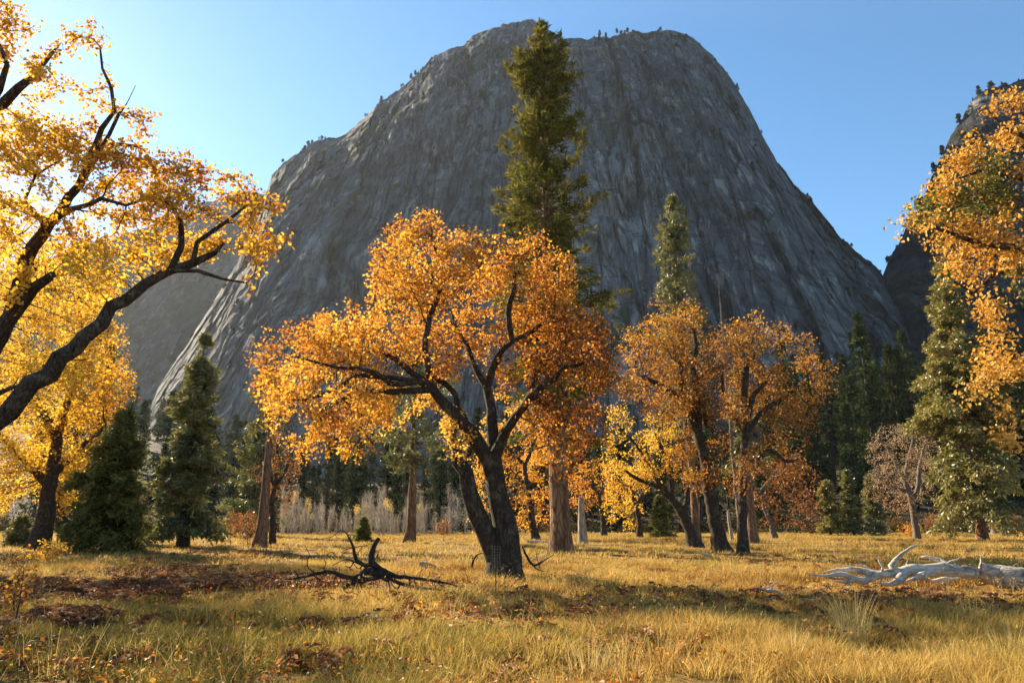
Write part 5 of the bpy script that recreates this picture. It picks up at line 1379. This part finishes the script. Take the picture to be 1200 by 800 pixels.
# rocks on the left
def rock(label, px, py, r, mat, seed):
    import bmesh
    b = G(px, py); bm = bmesh.new(); bmesh.ops.create_icosphere(bm, subdivisions=4, radius=1)
    co = np.array([v.co[:] for v in bm.verts])
    d = 1 + .35 * fbm(co[:, 0] * 1.2, co[:, 1] * 1.2, co[:, 2] * 1.2, 4, seed)
    co = co * d[:, None] * np.array([1.4, 1, .62]) * r
    for v, c in zip(bm.verts, co): v.co = c
    me = bpy.data.meshes.new('rock'); bm.to_mesh(me); bm.free(); me.materials.append(mat)
    for p in me.polygons: p.use_smooth = True
    tag(link('rock', me, None, b + np.array([0, 0, r * .25])), label, 'rock')
RM = bark_mat('field_stone', (.05, .045, .04), (.14, .13, .12), None, 6, 1, .02)
RP = bark_mat('pale_stone', (.30, .26, .21), (.45, .40, .33), None, 6, 1, .02)
rock('dark stone in the shaded grass on the left', 86, 732, .17, RM, 3)
rock('pale flat stone just left of the dark stone', 68, 733, .15, RP, 4)
rock('small dark stone right of the two stones on the left', 124, 742, .10, RM, 5)

# marker stake with its wire guard in front of the oak
def stake():
    b = G(581, 697); D = b[1]; root = empty('marker_stake', b, 'thin dark stake with small pale mesh guard in front of the split oak', 'stake')
    sk = Skel(); sk.path([b - np.array([0, 0, .1]), b + np.array([0, 0, .62]), b + np.array([.004, 0, 1.12])], [.016, .016, .013], sub=.2, wob=0)
    rr, ch = finish_radii(sk); mb = MB(); tubes(sk, rr, ch, mb); link('post', mb.mesh('post', M['dead_wood'], True, b), root)
    mb = MB()
    for k in range(9):                      # wire rings and uprights of the guard
        z = .55 + k * .065; s2 = Skel(); pts = [b + np.array([.10 * math.cos(a) + .0, .10 * math.sin(a), z]) for a in np.linspace(0, 6.283, 15)]
        q = -1
        for p_ in pts: q = s2.add(p_, q, 0.0019, 0)
        tubes(s2, np.array(s2.r), [[i + 1] for i in range(len(s2.p) - 1)] + [[]], mb)
    for a in np.linspace(0, 6.283, 11)[:-1]:
        s2 = Skel(); q = s2.add(b + np.array([.10 * math.cos(a), .10 * math.sin(a), .55]), -1, 0.0019, 0); s2.add(b + np.array([.10 * math.cos(a), .10 * math.sin(a), 1.07]), q, 0.0019, 0)
        tubes(s2, np.array(s2.r), [[1], []], mb)
    link('wire_guard', mb.mesh('wire_guard', M['snag'], True, b), root)
stake()
for px, py, h, lab in ((172, 697, .5, 'thin dark upright stalk in the bracken on the left'), (131, 682, .5, 'short dark weed stalk at the left edge of the bright grass strip'), (14, 745, .95, 'dark slim stake at the far left beside the yellow sapling oak')):
    b = G(px, py); sk = Skel(); sk.path([b - np.array([0, 0, .05]), b + np.array([.02, 0, h * .5]), b + np.array([.0, 0, h])], [.016, .014, .008], sub=.1, wob=.008)
    rr, ch = finish_radii(sk); mb = MB(); tubes(sk, rr, ch, mb)
    tag(link('stalk', mb.mesh('stalk', M['dead_wood'], True, b), None, b), lab, 'stalk')
# ------------------------------------------------------------------ the air
def haze():
    x, y0, y1, z0, z1 = 1900, -200, 1480, -14, 720
    V = [(-x, y0, z0), (x, y0, z0), (x, y1, z0), (-x, y1, z0), (-x, y0, z1), (x, y0, z1), (x, y1, z1), (-x, y1, z1)]
    q = [0, 3, 2, 1, 4, 5, 6, 7, 0, 1, 5, 4, 1, 2, 6, 5, 2, 3, 7, 6, 3, 0, 4, 7]
    t = NT('air'); v = t.n('ShaderNodeVolumePrincipled')
    v.inputs['Color'].default_value = (.80, .88, 1, 1); v.inputs['Density'].default_value = .00004; v.inputs['Anisotropy'].default_value = .35
    t.l(v.outputs[0], t.out.inputs['Volume'])
    tag(link('haze', mk_mesh('haze', V, q, [4] * 6, t.m)), 'thin blue autumn haze filling the valley', None, None, 'stuff')
haze()
